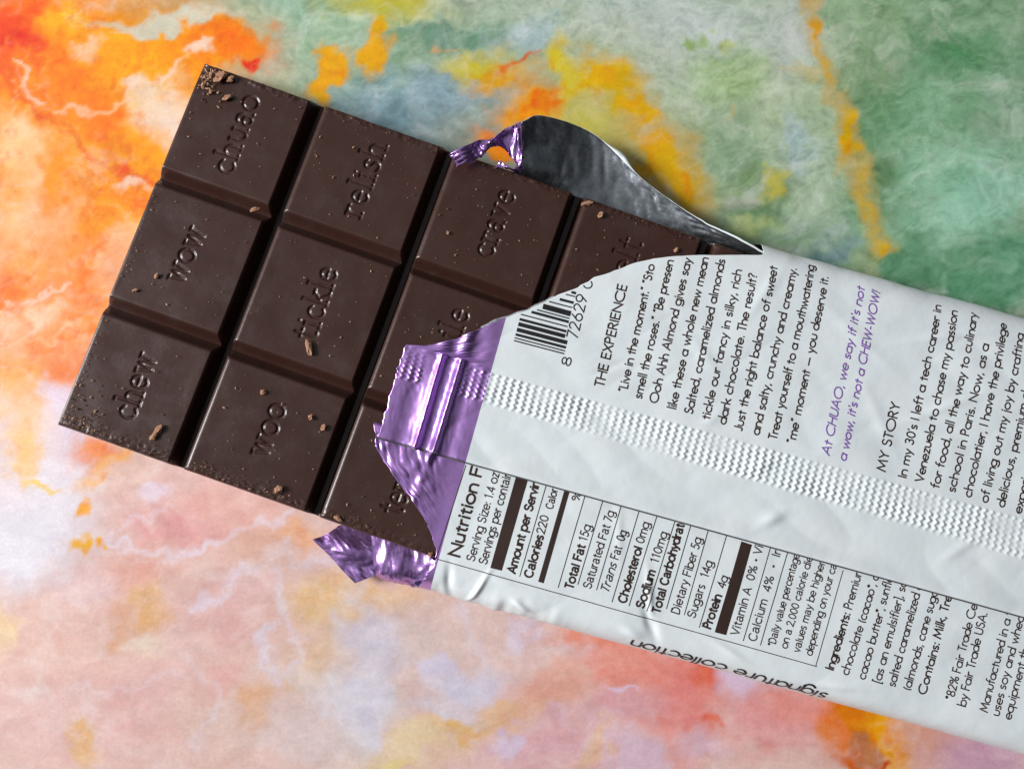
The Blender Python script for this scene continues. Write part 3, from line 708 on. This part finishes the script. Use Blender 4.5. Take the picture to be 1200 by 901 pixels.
H('%', (678,588), (681.5,577), h=1.0, w=WN, extra=' Daily')
def HB(t, p0, p1, frac): H(t, p0, p1, h=HN, w=WN, bold=[(-.1, frac, WB)])
HB('Total Fat 15g', (671,690), (692.5,616), .68); HB('Saturated Fat 7g', (692,690), (720,600), -1)
H('Trans', (712.5,695), (722.5,661), h=HN, w=WN, slant=.2); H('Fat  0g', (724,656), (734.5,623), h=HN, w=WN)
HB('Cholesterol 0mg', (733,707), (761,613), .73); HB('Sodium  110mg', (754,713), (782,624.5), .49)
H('Total Carbohydrat', (773,718.5), (801.5,615), h=HN, w=WB, extra='e'); HB('Dietary Fiber 5g', (795.5,720), (822,631), -1)
HB('Sugars  14g', (814,724.5), (835,658.5), -1); HB('Protein  4g', (832.5,737), (853,676), .66)
H('Vitamin A  0% ^ Vi', (865,745), (894,640), h=HN, w=WN, extra='t'); H('Calcium  4%  ^  Ir', (885.5,752), (915,646), h=HN, w=WN, extra='on')
for t, a, b, e in [('*Daily value percentag',(907.5,757.5),(935,655.5),'es'),('on a 2,000 calorie di',(922,760),(950,659),'et'),('values may be highe',(936.5,764.5),(965,663),'r'),('depending on your c',(951,768),(978.5,668),'a')]:
    H(t, a, b, h=.95, w=.145, extra=e)
G2 = lambda *a, **k: text_line('lo', *a, parent=low, font=FUT, **k)
for t, a, b, e, bd in [('Ingredients: Premiu',(976,785.5),(1008.5,676.5),'m d',[(-.1,.6,.21)]),('chocolate (cacao*,',(993.5,791),(1027,685),' ca',[]),('cacao butter*, sunf',(1013,796),(1044,686),'lo',[]),
    ('[as an emulsifier], s',(1031,800.5),(1061,689),'a',[]),('salted caramelized',(1048,804.5),(1078,696),' a',[]),('(almonds, cane sug',(1066,809),(1097,700),'ar',[]),('Contains: Milk, Tr',(1084.5,814),(1113,706),'ee',[(-.1,1.2,.2)]),
    ('*82% Fair Trade C',(1117,820.5),(1143,716),'er',[]),('by Fair Trade USA',(1131,828),(1156,721),'.',[]),('Manufactured in a',(1156.5,834.5),(1184,726),' f',[]),('uses soy and whe',(1170,839),(1198,730),'at',[]),('equipment that a',(1184,843),(1212,735),'l',[])]:
    G2(t, a, b, h=1.1, w=.165, extra=e, bold=bd)

# lettering that runs over the rolled lower edge, upside down from here
def edge_text():
    st, W0 = layout('signature collection', FUT)
    a_s = px2aq('lo', 972, 810)[0]; a_e = px2aq('lo', 742, 746)[0]
    sx = (a_s-a_e)/W0; q0 = float(LO.from_b(-16.85)); V = []; Fq = []
    for kind, s in st:
        v, f = stroke_mesh([s], lambda P: np.stack([a_s-P[:, 0]*sx, q0+P[:, 1]*2.3+.0*P[:, 0]], 1), .27)
        k = len(V); V += v; Fq += [tuple(i+k for i in g) for g in f]
    put('text_line', 'lo', V, Fq, M_BLACK, low, off=.07)
edge_text()
for o in list(low.children)+list(up.children):
    o.parent = low if o in list(low.children) else up

# ------------------------------------------------------------------ torn flap, silver inside out
def loft(name, rows, n, mats, uvx=-5, jit=0.0, seed=5, fine=1.0, close=None, face_mat=None, sm=True):
    """rows: list of polylines (world mm) running the same way; resampled to n and joined by a smooth sheet"""
    R = []
    for r in rows:
        c = catmull(r, 12); d = np.concatenate([[0], np.cumsum(np.linalg.norm(np.diff(c, axis=0), axis=1))])
        t = np.linspace(0, d[-1], n); R.append(np.stack([np.interp(t, d, c[:, k]) for k in range(3)], 1))
    R = np.array(R)                                    # rows x n x 3
    out = []
    for k in range(n): out.append(catmull(R[:, k], 8))
    P = np.array(out)                                  # n x m x 3
    nz = VNoise(seed); i, j = np.meshgrid(np.arange(P.shape[0]), np.arange(P.shape[1]), indexing='ij')
    s = np.concatenate([[0], np.cumsum(np.linalg.norm(np.diff(P[:, P.shape[1]//2], axis=0), axis=1))])[:, None]+0*j
    w = np.concatenate([[0], np.cumsum(np.linalg.norm(np.diff(P[P.shape[0]//2], axis=0), axis=1))])[None, :]+0*i
    nx = np.cross(np.gradient(P, axis=0), np.gradient(P, axis=1)); nx /= np.linalg.norm(nx, axis=2, keepdims=True)+1e-9
    hh = jit*(.5*nz.fbm(s/2.9, w/2.4, 2)+2.1*np.abs(nz(s/1.7+9+w*.2, w/1.5-s*.15))+fine*1.3*np.abs(nz(s/.8+w*.5, w/.9))+fine*.7*np.abs(nz(s/.42-w*.8, w/.5)))
    P = P+nx*hh[..., None]
    P[..., 2] = np.maximum(P[..., 2], .1)
    me = grid_mesh(name, P, np.stack([s*0+uvx, w], -1), smooth_on=sm)
    return me, P
pz = lambda l: [unproj(*p) for p in l]
def flap():
    # base follows the long edge of the bar at the table, crest stands off it, lip curls back over
    base = pz([(600,208,2.5),(636,224,2),(696,246,2),(756,266,2),(816,284,2.4),(868,296,3.4),(895,301,4.6)])
    mid1 = pz([(606,190,4.6),(640,200,3.8),(700,219,2.3),(760,246,2.5),(820,270,3.5),(870,289,4.8),(897,299.8,5.6)])
    mid2 = pz([(609,165,5.8),(638,165,5.0),(698,184,2.7),(758,226,2.8),(818,260,3.9),(869,284,5.6),(898,299,6.2)])
    crest = pz([(611,143,7.4),(636,136,6.4),(696,158,3.6),(755,212,3.3),(818,256,4.3),(870,283,6.2),(899,298.4,6.6)])
    me, P = loft('torn_flap', [base, mid1, mid2, crest], 150, None, jit=.17, seed=31, fine=.3)
    o = solid(link('torn_flap', me, [M_SILVER, M_PRINT]), .06, 1); adopt(o, wrapper)
    tag(o, 'torn flap standing beside the bar with its dark silver lining showing')
    for p in me.uv_layers[0].data: p.uv = (5, 5)
    # the rim curls back and shows the white outer print
    top = P[:, -1]; n = len(top); t = np.linspace(0, 1, n)
    w = .05+.85*np.exp(-((t-.40)/.05)**2)+.30*smooth(.62, .9, t)+.06*N1.fbm(t*30, t*0, 3)
    tang = np.gradient(top, axis=0); tang /= np.linalg.norm(tang, axis=1, keepdims=True)
    outw = np.cross(tang, [0, 0, 1]); outw *= -np.sign(outw[:, 1:2]*1.0+1e-9)*-1
    rowsP = []
    for k, (r, dz) in enumerate([(0, 0.02), (.35, .16), (.75, .05), (1.0, -.35)]):
        rowsP.append(top+outw*(w*r)[:, None]+np.array([0, 0, 1])*dz*w[:, None])
    Pm = np.array(rowsP).transpose(1, 0, 2)
    me2 = grid_mesh('curled_rim', Pm, np.full(Pm.shape[:2]+(2,), 4.0))
    o2 = solid(link('curled_rim', me2, [M_PRINT, M_PRINT]), .05, 1); adopt(o2, wrapper)
flap()
def shreds():
    U = pz([(529,184,9.4),(538,175,9.6),(553,168,9.2),(575,160,8.6),(596,151,8.0),(613,141,7.5)])
    Lw = pz([(534,193,9.0),(548,189,9.2),(563,182,8.8),(577,173,8.2),(594,175,7.4),(609,196,6.6)])
    Md = [(np.array(a)+np.array(b))/2+np.array([0, 0, .8*((i % 2)*2-1)*.5]) for i, (a, b) in enumerate(zip(U, Lw))]
    me, _ = loft('shredded_strip', [U, Md, Lw], 110, None, jit=.6, seed=12)
    o = solid(link('shredded_strip', me, [M_PURPLE, M_PURPLE]), .05, 1); adopt(o, wrapper)
    rnd = random.Random(4)
    for k in range(4):     # loose fibres at the tip
        p0 = unproj(552+k*2, 172+k*5, 9.7); p1 = unproj(527+k*2.5, 181+k*4.5, 9.6+.3*k)
        a = np.array([p0, (p0+p1)/2+np.array([0, 0, .4]), p1]); c = catmull(a, 8)
        wd = np.linspace(.45, .06, len(c))[:, None]; dirn = np.array([.3, .95, .2])
        P = np.stack([c-dirn*wd, c+np.array([0, 0, .12]), c+dirn*wd], 1)
        me = grid_mesh('foil_fibre', P, np.full(P.shape[:2]+(2,), -4.0)); adopt(link('foil_fibre', me, [M_PURPLE]), wrapper)
    U = pz([(582,190,7.6),(592,193,7.6),(602,196,7.4),(609,186,7.2),(607,165,7.2),(604,152,7.6)])
    Lw = pz([(584,196,7.0),(594,201,6.8),(606,205,6.4),(615,197,6.2),(613,170,6.6),(611,150,7.4)])
    me, _ = loft('purple_rim', [U, [(np.array(a)+np.array(b))/2+np.array([0, 0, .5]) for a, b in zip(U, Lw)], Lw], 90, None, jit=.5, seed=14)
    adopt(solid(link('purple_rim', me, [M_PURPLE, M_PURPLE]), .05, 1), wrapper)
shreds()
def corner():
    # loose purple corner on the table, coming out from under the bar
    U = pz([(366,632,1.9),(384,624,1.3),(402,612,.5),(440,596,.3)])
    M2 = pz([(384,650,1.7),(410,645,2.4),(440,632,1.3),(470,620,.6)])
    M3 = pz([(401,668,1.9),(432,660,1.7),(462,648,2.4),(495,640,1.0)])
    Lw = pz([(416,683,2.3),(444,672,1.7),(474,660,2.3),(502,652,1.4)])
    me, _ = loft('torn_corner', [U, M2, M3, Lw], 90, None, jit=.22, seed=44)
    o = link('torn_corner', me, [M_PURPLE]); adopt(o, wrapper); tag(o, 'loose crinkled purple foil corner sticking out below the bar')
corner()
def folded_side():
    U = pz([(434,616,2.2),(460,628,2.6),(488,640,2.8),(516,664,4.2)])
    M2 = pz([(437,662,2.6),(460,668,3.3),(486,673,3.0),(512,678,4.0)])
    Lw = pz([(440,677,1.2),(462,684,1.3),(484,688,1.1),(507,692,1.3)])
    V = pz([(443,672,.3),(464,679,.3),(486,683,.3),(508,686,.3)])
    me, _ = loft('folded_side', [U, M2, Lw, V], 80, None, jit=.24, seed=9)
    o = link('folded_side', me, [M_PURPLE]); adopt(o, wrapper); tag(o, 'glossy purple fold below the lower tip of the bar')
folded_side()

# ------------------------------------------------------------------ chocolate bar
BX0, BY0, BTH = -38.879, 55.652, -19.524
PT, QT, EX, EY, WO = 19.0, 18.806, 1.886, 1.453, 2.0
OUT = 1.3      # the moulded sides flare outwards below the top face
ZT, ZG = 7.5, 4.6
bar = empty('chocolate_bar', (BX0, BY0, 0), 'dark chocolate bar of three rows of squares, each square engraved with a word', 'chocolate bar')
bar.rotation_euler = (0, 0, math.radians(BTH))
gxs = [-OUT]+[i*PT-EX for i in range(1, 5)]+[5*PT-2*EX+OUT]
WB_ = .9
gys = [-OUT, QT-EY, 2*QT-EY, 3*QT-2*EY+WB_-.7]
S_ = .56
ENG = {   # engraved serifed letters, x height .62
 'c': (.54, [arc(.3,.31,.27,.31,45,315)]), 'h': (.62, [ln((.1,1.0),(.1,0)), arc(.31,.38,.21,.24,180,0)+[(.52,0)], ln((0,1.0),(.1,1.0)), ln((.0,0),(.2,0)), ln((.42,0),(.62,0))]),
 'u': (.62, [[(.1,X)]+arc(.31,.24,.21,.24,180,360)+[(.52,X)], ln((.52,.3),(.52,0),(.62,0)), ln((0,X),(.1,X)), ln((.42,X),(.52,X))]),
 'a': (.56, [arc(.25,.44,.18,.18,150,0)+[(.43,.06),(.54,0)], arc(.23,.18,.19,.18,60,400)]), 'o': (.62, [arc(.3,.31,.29,.31,0,360)]),
 'w': (.84, [ln((.08,X),(.24,0),(.42,.58),(.6,0),(.76,X)), ln((0,X),(.18,X)), ln((.66,X),(.86,X))]), 'e': (.56, [ln((.04,.34),(.5,.34))+arc(.28,.31,.25,.31,10,315)]),
 'r': (.46, [ln((.12,X),(.12,0)), arc(.32,.38,.2,.24,180,55), ln((0,0),(.26,0)), ln((0,X),(.12,X))]), 'l': (.28, [ln((.14,1.0),(.14,0)), ln((.02,0),(.26,0)), ln((.02,1.0),(.14,1.0))]),
 'i': (.28, [ln((.14,X),(.14,0)), ln((.02,0),(.26,0)), ln((.02,X),(.14,X)), ln((.13,.84),(.15,.86))]), 's': (.46, [arc(.23,.46,.16,.15,30,230)+arc(.21,.155,.18,.155,60,-150)]),
 't': (.42, [ln((.18,.88),(.18,.1))+arc(.28,.1,.1,.1,180,320), ln((0,X),(.36,X))]), 'k': (.6, [ln((.1,1.0),(.1,0)), ln((.5,X),(.14,.28)), ln((.24,.36),(.54,0)), ln((0,0),(.2,0)), ln((.44,0),(.62,0)), ln((0,1.0),(.1,1.0)), ln((.38,X),(.58,X))]),
 'v': (.58, [ln((.06,X),(.28,0),(.5,X)), ln((-.02,X),(.16,X)), ln((.4,X),(.58,X))]), 'm': (.92, [ln((.1,X),(.1,0)), arc(.28,.42,.18,.2,180,0)+[(.46,0)], arc(.64,.42,.18,.2,180,0)+[(.82,0)], ln((0,X),(.1,X))]),
 'g': (.58, [arc(.27,.4,.2,.2,0,360), arc(.28,-.02,.24,.18,0,360)]), 'p': (.6, [ln((.1,X),(.1,-.34)), arc(.32,.31,.22,.3,0,360)]),
}
# word, baseline start and end read off the photo, mapped onto the top face of the bar
WORDS = {(0,0): ('chuao', (271,205), (305,115)), (0,1): ('wow', (213,333), (241,272)), (0,2): ('chew', (156,493), (183,419)), (1,0): ('relish', (422,256), (454,171)),
         (1,1): ('tickle', (369,399), (396,317)), (1,2): ('woo', (312,537), (336,477)), (2,0): ('crave', (576,303), (605,227)), (2,1): ('smile', (522,441), (551,366)),
         (2,2): ('tempt', (470,605), (497,533)), (3,0): ('melt', (728,352), (754,284))}
def bar_xy(u, v):
    p = unproj(u, v, ZT)[:2]-np.array([BX0, BY0]); c, q = math.cos(math.radians(BTH)), math.sin(math.radians(BTH))
    return np.array([p[0]*c+p[1]*q, p[0]*q-p[1]*c])
def build_square(i, j):
    x0, x1, y0, y1 = gxs[i], gxs[i+1], gys[j], gys[j+1]
    vis = (i, j) in WORDS
    d = .125 if vis else .5
    def ax(lo, hi, lo_out, hi_out):
        k = [np.arange(lo+(2.55 if lo_out else 1.0), hi-(2.55 if hi_out else 1.0), d)]
        k.append(lo+(np.unique(np.concatenate([np.linspace(0,1.7,9),np.linspace(1.75,2.5,12)])) if lo_out else np.arange(0, .98, .08)))
        k.append(hi-(np.concatenate([np.linspace(0,1.7,20),np.linspace(1.75,2.5,12)]) if hi_out else np.arange(0, .98, .08)))
        return np.unique(np.round(np.concatenate(k), 4))
    Xs = ax(x0, x1, i == 0, i == 4); Ys = ax(y0, y1, j == 0, j == 2)
    GX, GY = np.meshgrid(Xs, Ys, indexing='ij')
    jx = .10*N1.fbm(GX/2.1+i*7, GY/2.1+j*3, 3)
    HW = 1.62
    def side(dist, outer, rough, WO=WO):
        if outer:
            t = np.clip((dist)/WO, 0, 1.6)
            return np.interp(dist, [0, WO-.4, WO-.08, WO+.2], [0, ZT-.75, ZT-.14, ZT])
        if rough:      # cross grooves: an open V
            t = np.clip(dist/1.45, 0, 1); f = .55*smooth(0, 1, t)+.45*t
            return ZG+.85+(ZT-ZG-.85)*f
        # deep grooves: narrow floor, steep wall, rolled shoulder
        if WO < 0:     # shoulder facing away from the rounded edge: crisp
            return np.interp(dist, [0, .4, .58, 1.18, 1.32], [ZG-.4, ZG-.4, ZG-.2, ZT-.06, ZT])
        return np.interp(dist, [0, .36, .48, .92, 1.12, 1.42, 1.64], [ZG-.4, ZG-.4, ZG-.2, ZT-.52, ZT-.36, ZT-.1, ZT])
    cand = [side(GX-x0, i == 0, 0), side(x1-GX, i == 4, 0, 2.0 if i == 4 else -1), side(GY-y0, j == 0, 1), side(y1-GY, j == 2, 1, WB_)]
    Z = cand[0]
    for c in cand[1:]:
        k = .35; h = np.clip(.5+.5*(c-Z)/k, 0, 1); Z = c*(1-h)+Z*h-k*h*(1-h)*((ZT-Z < 3.0))
    ins = np.minimum.reduce([GX-x0, x1-GX, GY-y0, y1-GY])
    top = smooth(1.4, 3.0, ins)
    Z = Z+.11*top*N2.fbm(GX/6+i*3, GY/6+j*5, 2)
    # gnawed, crumbly outer rims
    if j == 2:
        rr = (1-smooth(.5, 2.8, y1-GY))*smooth(3, 6, Z); Z = Z+rr*(-.26*np.abs(N3.fbm(GX/1.0+i*31, GY/.8, 4))-.04)
    if i == 0 and j == 0:
        rr = (1-smooth(1, 4.4, np.hypot(GX, GY)))*smooth(3, 6, Z); Z = Z-rr*(.10+.30*np.abs(N3.fbm(GX/1.1, GY/1.1, 4)))
    if j == 0:
        rr = (1-smooth(.8, 1.8, GY))*smooth(3, 6, Z); Z = Z+rr*.2*N3.fbm(GX/.8+i*31, GY/.8, 3)
    if vis:
        word, w0, w1 = WORDS[(i, j)]; size = 3.35
        st, W0 = layout(word, ENG, 0, .12)
        b0 = bar_xy(*w0); b1 = bar_xy(*w1); dv = (b1-b0)/W0; un = dv/np.hypot(*dv); upv = np.array([un[1], -un[0]])*size
        # text advances towards -Y (up in the picture), letter tops towards -X
        D = np.full(GX.shape, 9.0)
        for kind, s in st:
            P = np.array(s); Q2 = b0+P[:, :1]*dv+P[:, 1:]*upv; wx, wy = Q2[:, 0], Q2[:, 1]
            lo = (wx.min()-.8, wy.min()-.8); hi = (wx.max()+.8, wy.max()+.8)
            m = (GX > lo[0]) & (GX < hi[0]) & (GY > lo[1]) & (GY < hi[1])
            if not m.any(): continue
            gx, gy = GX[m], GY[m]; b = D[m]
            for k in range(len(P)-1):
                dx, dy = wx[k+1]-wx[k], wy[k+1]-wy[k]; L = dx*dx+dy*dy+1e-9
                t = np.clip(((gx-wx[k])*dx+(gy-wy[k])*dy)/L, 0, 1)
                b = np.minimum(b, np.hypot(gx-wx[k]-t*dx, gy-wy[k]-t*dy))
            D[m] = b
        D = D+.07*N4.fbm(GX/.6, GY/.6, 2)
        Z = Z-.21*(1-smooth(.0, .27, D))
    Z = np.maximum(Z, 0.0)
    P = np.stack([GX, -GY, Z], -1)
    o = link('chocolate_square', grid_mesh('chocolate_square', P, flip=True), M_CHOC, bar)
    return o
for i in range(5):
    for j in range(3): build_square(i, j)
# the slab that the squares stand on
xs, ys = gxs[-1]-.05, gys[-1]-.05; x_, y_ = -OUT+.05, OUT-.05
sl = np.array([(x_,y_,.02),(xs,y_,.02),(xs,-ys,.02),(x_,-ys,.02),(x_+1.4,y_-1.4,ZG-.9),(xs-1.4,y_-1.4,ZG-.9),(xs-1.4,-ys+1.4,ZG-.9),(x_+1.4,-ys+1.4,ZG-.9)])
me = mesh_raw('slab', sl, [(3,2,1,0),(4,5,6,7),(0,1,5,4),(1,2,6,5),(2,3,7,6),(3,0,4,7)], False)
link('slab', me, M_CHOC, bar)

# ------------------------------------------------------------------ crumbs
def crumb_mesh(name, seed, n=1):
    rnd = np.random.default_rng(seed)
    import bmesh
    bm = bmesh.new(); bmesh.ops.create_icosphere(bm, subdivisions=2, radius=1)
    nz = VNoise(seed+100)
    for v in bm.verts:
        c = v.co; r = 1+1.5*float(nz.fbm(c.x*1.3+5, c.y*1.3+c.z*1.7, 3)); v.co = Vector((c.x*r, c.y*r*.8, c.z*r*.6))
    me = bpy.data.meshes.new(name); bm.to_mesh(me); bm.free()
    return me
PROTO = [crumb_mesh('crumb', k) for k in range(5)]
PROTO_B = [m.copy() for m in PROTO]
for m in PROTO: m.materials.append(M_CRUMB)
for m in PROTO_B: m.materials.append(M_CRUMB2)
def crumb(u, v, size, label, k, ang=0, stretch=1.0, dark=False, z=ZT):
    p = unproj(u, v, z+size*.3)
    o = bpy.data.objects.new('crumb', (PROTO_B if dark else PROTO)[k % 5]); COL.objects.link(o)
    o.location = Vector(p)*MM; size *= .74; o.scale = (size*MM*stretch, size*MM, size*MM*.8); o.rotation_euler = (0, 0, ang)
    tag(o, label, 'crumb', 'chocolate crumbs lying on the bar')
for c in [(258,91,.95,'largest tan crumb heap at the top left corner of the bar',0,.4,1.3), (247,88,.55,'small tan crumb on the very top left corner of the bar',1,1.2,1.2), (271,93,.55,'tan crumb just right of the corner heap above the first engraved word',2,.3,1.3),
          (238,99,.4,'thin tan crumb on the left rim near the top corner',3,1.2,1.8), (247,108,.38,'tan crumb between the corner heap and the first word',4,.5,1.2), (266,115,.55,'pinkish tan crumb lying against the last letter of the top left word',0,.2,1.5),
          (184,505,.7,'long tan crumb on the lower left square right of its word',1,.9,2.0), (180,512,.5,'brown crumb beside the long tan one on the lower left square',2,.3,1.2), (308,459,.5,'tan crumb above the word on the bottom row second square',3,.3,1.0),
          (364,489,.45,'tan crumb left of the crumb pair near the second groove',4,1,1.2), (379,501,.5,'tan crumb right of the crumb pair near the second groove',0,.6,1.1), (326,573,.85,'brown crumb on the lower rim of the bottom row second square',1,.4,1.0),
          (362,405,.6,'curled brown shaving below the word in the centre square of column two',2,1.7,2.2), (298,245,.4,'reddish crumb in the upper groove beside the first crossing',3,.3,2.0), (525,273,.36,'small reddish crumb low on the third square of the top row',4,.5,1.0),
          (704,252,.5,'tan crumb at the top of the partly wrapped fourth square',0,.6,1.2), (688,238,.5,'tan smear at the start of the fourth square under the foil flap',1,.1,2.4), (793,293,.4,'tan crumb just above the torn paper edge',2,.5,1.1),
          (396,607,.42,'reddish crumb on the bottom rim near the purple foil corner',3,-.6,1.7), (504,650,.42,'tan crumb at the lower tip of the exposed chocolate',4,.4,1.2), (158,340,.36,'small tan crumb on the left rim of the middle row',1,.2,1.6), (184,323,.4,'yellowish crumb left of the word in the middle row first square',2,.7,1.2)]:
    crumb(*c)
# fine crumb dust, too small to count
def dust():
    import bmesh
    rnd = random.Random(11); V = []; Fq = []; mi = []
    tet = np.array([(1,1,1),(1,-1,-1),(-1,1,-1),(-1,-1,1)], float)*.6
    def inside(x, y): return UP_TEAR is not None
    def add(x, y, s, m):
        nonlocal V
        c, sn = math.cos(math.radians(BTH)), math.sin(math.radians(BTH))
        k = len(V); a = rnd.random()*6.28; ca, sa = math.cos(a), math.sin(a); st = rnd.uniform(1, 2.2)
        # octahedral chip
        for q in [(1*st,0,0),(-1*st,0,0),(0,1,0),(0,-1,0),(0,0,.8),(0,0,-.6)]:
            qx, qy, qz = q[0]*s*rnd.uniform(.6,1.3), q[1]*s*rnd.uniform(.6,1.3), q[2]*s*rnd.uniform(.6,1.2)
            lx, ly = x+qx*ca-qy*sa, -(y+qx*sa+qy*ca)
            V.append((BX0+lx*c-ly*sn, BY0+lx*sn+ly*c, ZT+.02+qz))
        for f in [(0,2,4),(2,1,4),(1,3,4),(3,0,4),(2,0,5),(1,2,5),(3,1,5),(0,3,5)]: Fq.append(tuple(i+k for i in f)); mi.append(m)
    def on_top(x, y):
        for g in gxs[1:-1]:
            if abs(x-g) < 1.8: return False
        for g in gys[1:-1]:
            if abs(y-g) < 1.8: return False
        return .9 < x < gxs[-1]-2.3 and .9 < y < gys[-1]-1.0
    for _ in range(900):
        x, y = rnd.uniform(1, 76), rnd.uniform(1, 53)
        if on_top(x, y): add(x, y, rnd.choice([.03,.04,.04,.05,.05,.06,.08,.12]), rnd.choice([0,0,0,1]))
    for _ in range(260):      # bottom rim
        x = rnd.uniform(1, 44); y = gys[-1]-1.0-abs(rnd.gauss(0, .8))
        if on_top(x, y): add(x, y, rnd.uniform(.03, .11), rnd.choice([0,1,1,1,1]))
    for _ in range(80):      # corners and the top rim
        x = 1+abs(rnd.gauss(0, 2)); y = 1+abs(rnd.gauss(0, 2.0)); add(x, y, rnd.uniform(.06, .2), rnd.choice([0,0,1])) if on_top(x, y) else None
        x = 1+abs(rnd.gauss(0, 3)); y = gys[-1]-1.1-abs(rnd.gauss(0, 3)); add(x, y, rnd.uniform(.05, .17), rnd.choice([0,1,1])) if on_top(x, y) else None
        x = rnd.uniform(1, 76); y = .8+abs(rnd.gauss(0, .5)); add(x, y, rnd.uniform(.05, .13), 1) if on_top(x, y) else None
        x = 1+abs(rnd.gauss(0, .7)); y = rnd.uniform(20, 52); add(x, y, rnd.uniform(.04, .1), rnd.choice([0,1])) if on_top(x, y) else None
    me = mesh_raw('crumb_dust', V, Fq, False); o = link('crumb_dust', me, [M_CRUMB, M_CRUMB2])
    me.polygons.foreach_set('material_index', np.array(mi, np.int32))
    tag(o, 'fine scatter of tan and brown crumb dust over the chocolate squares', 'crumbs', kind='stuff')
dust()
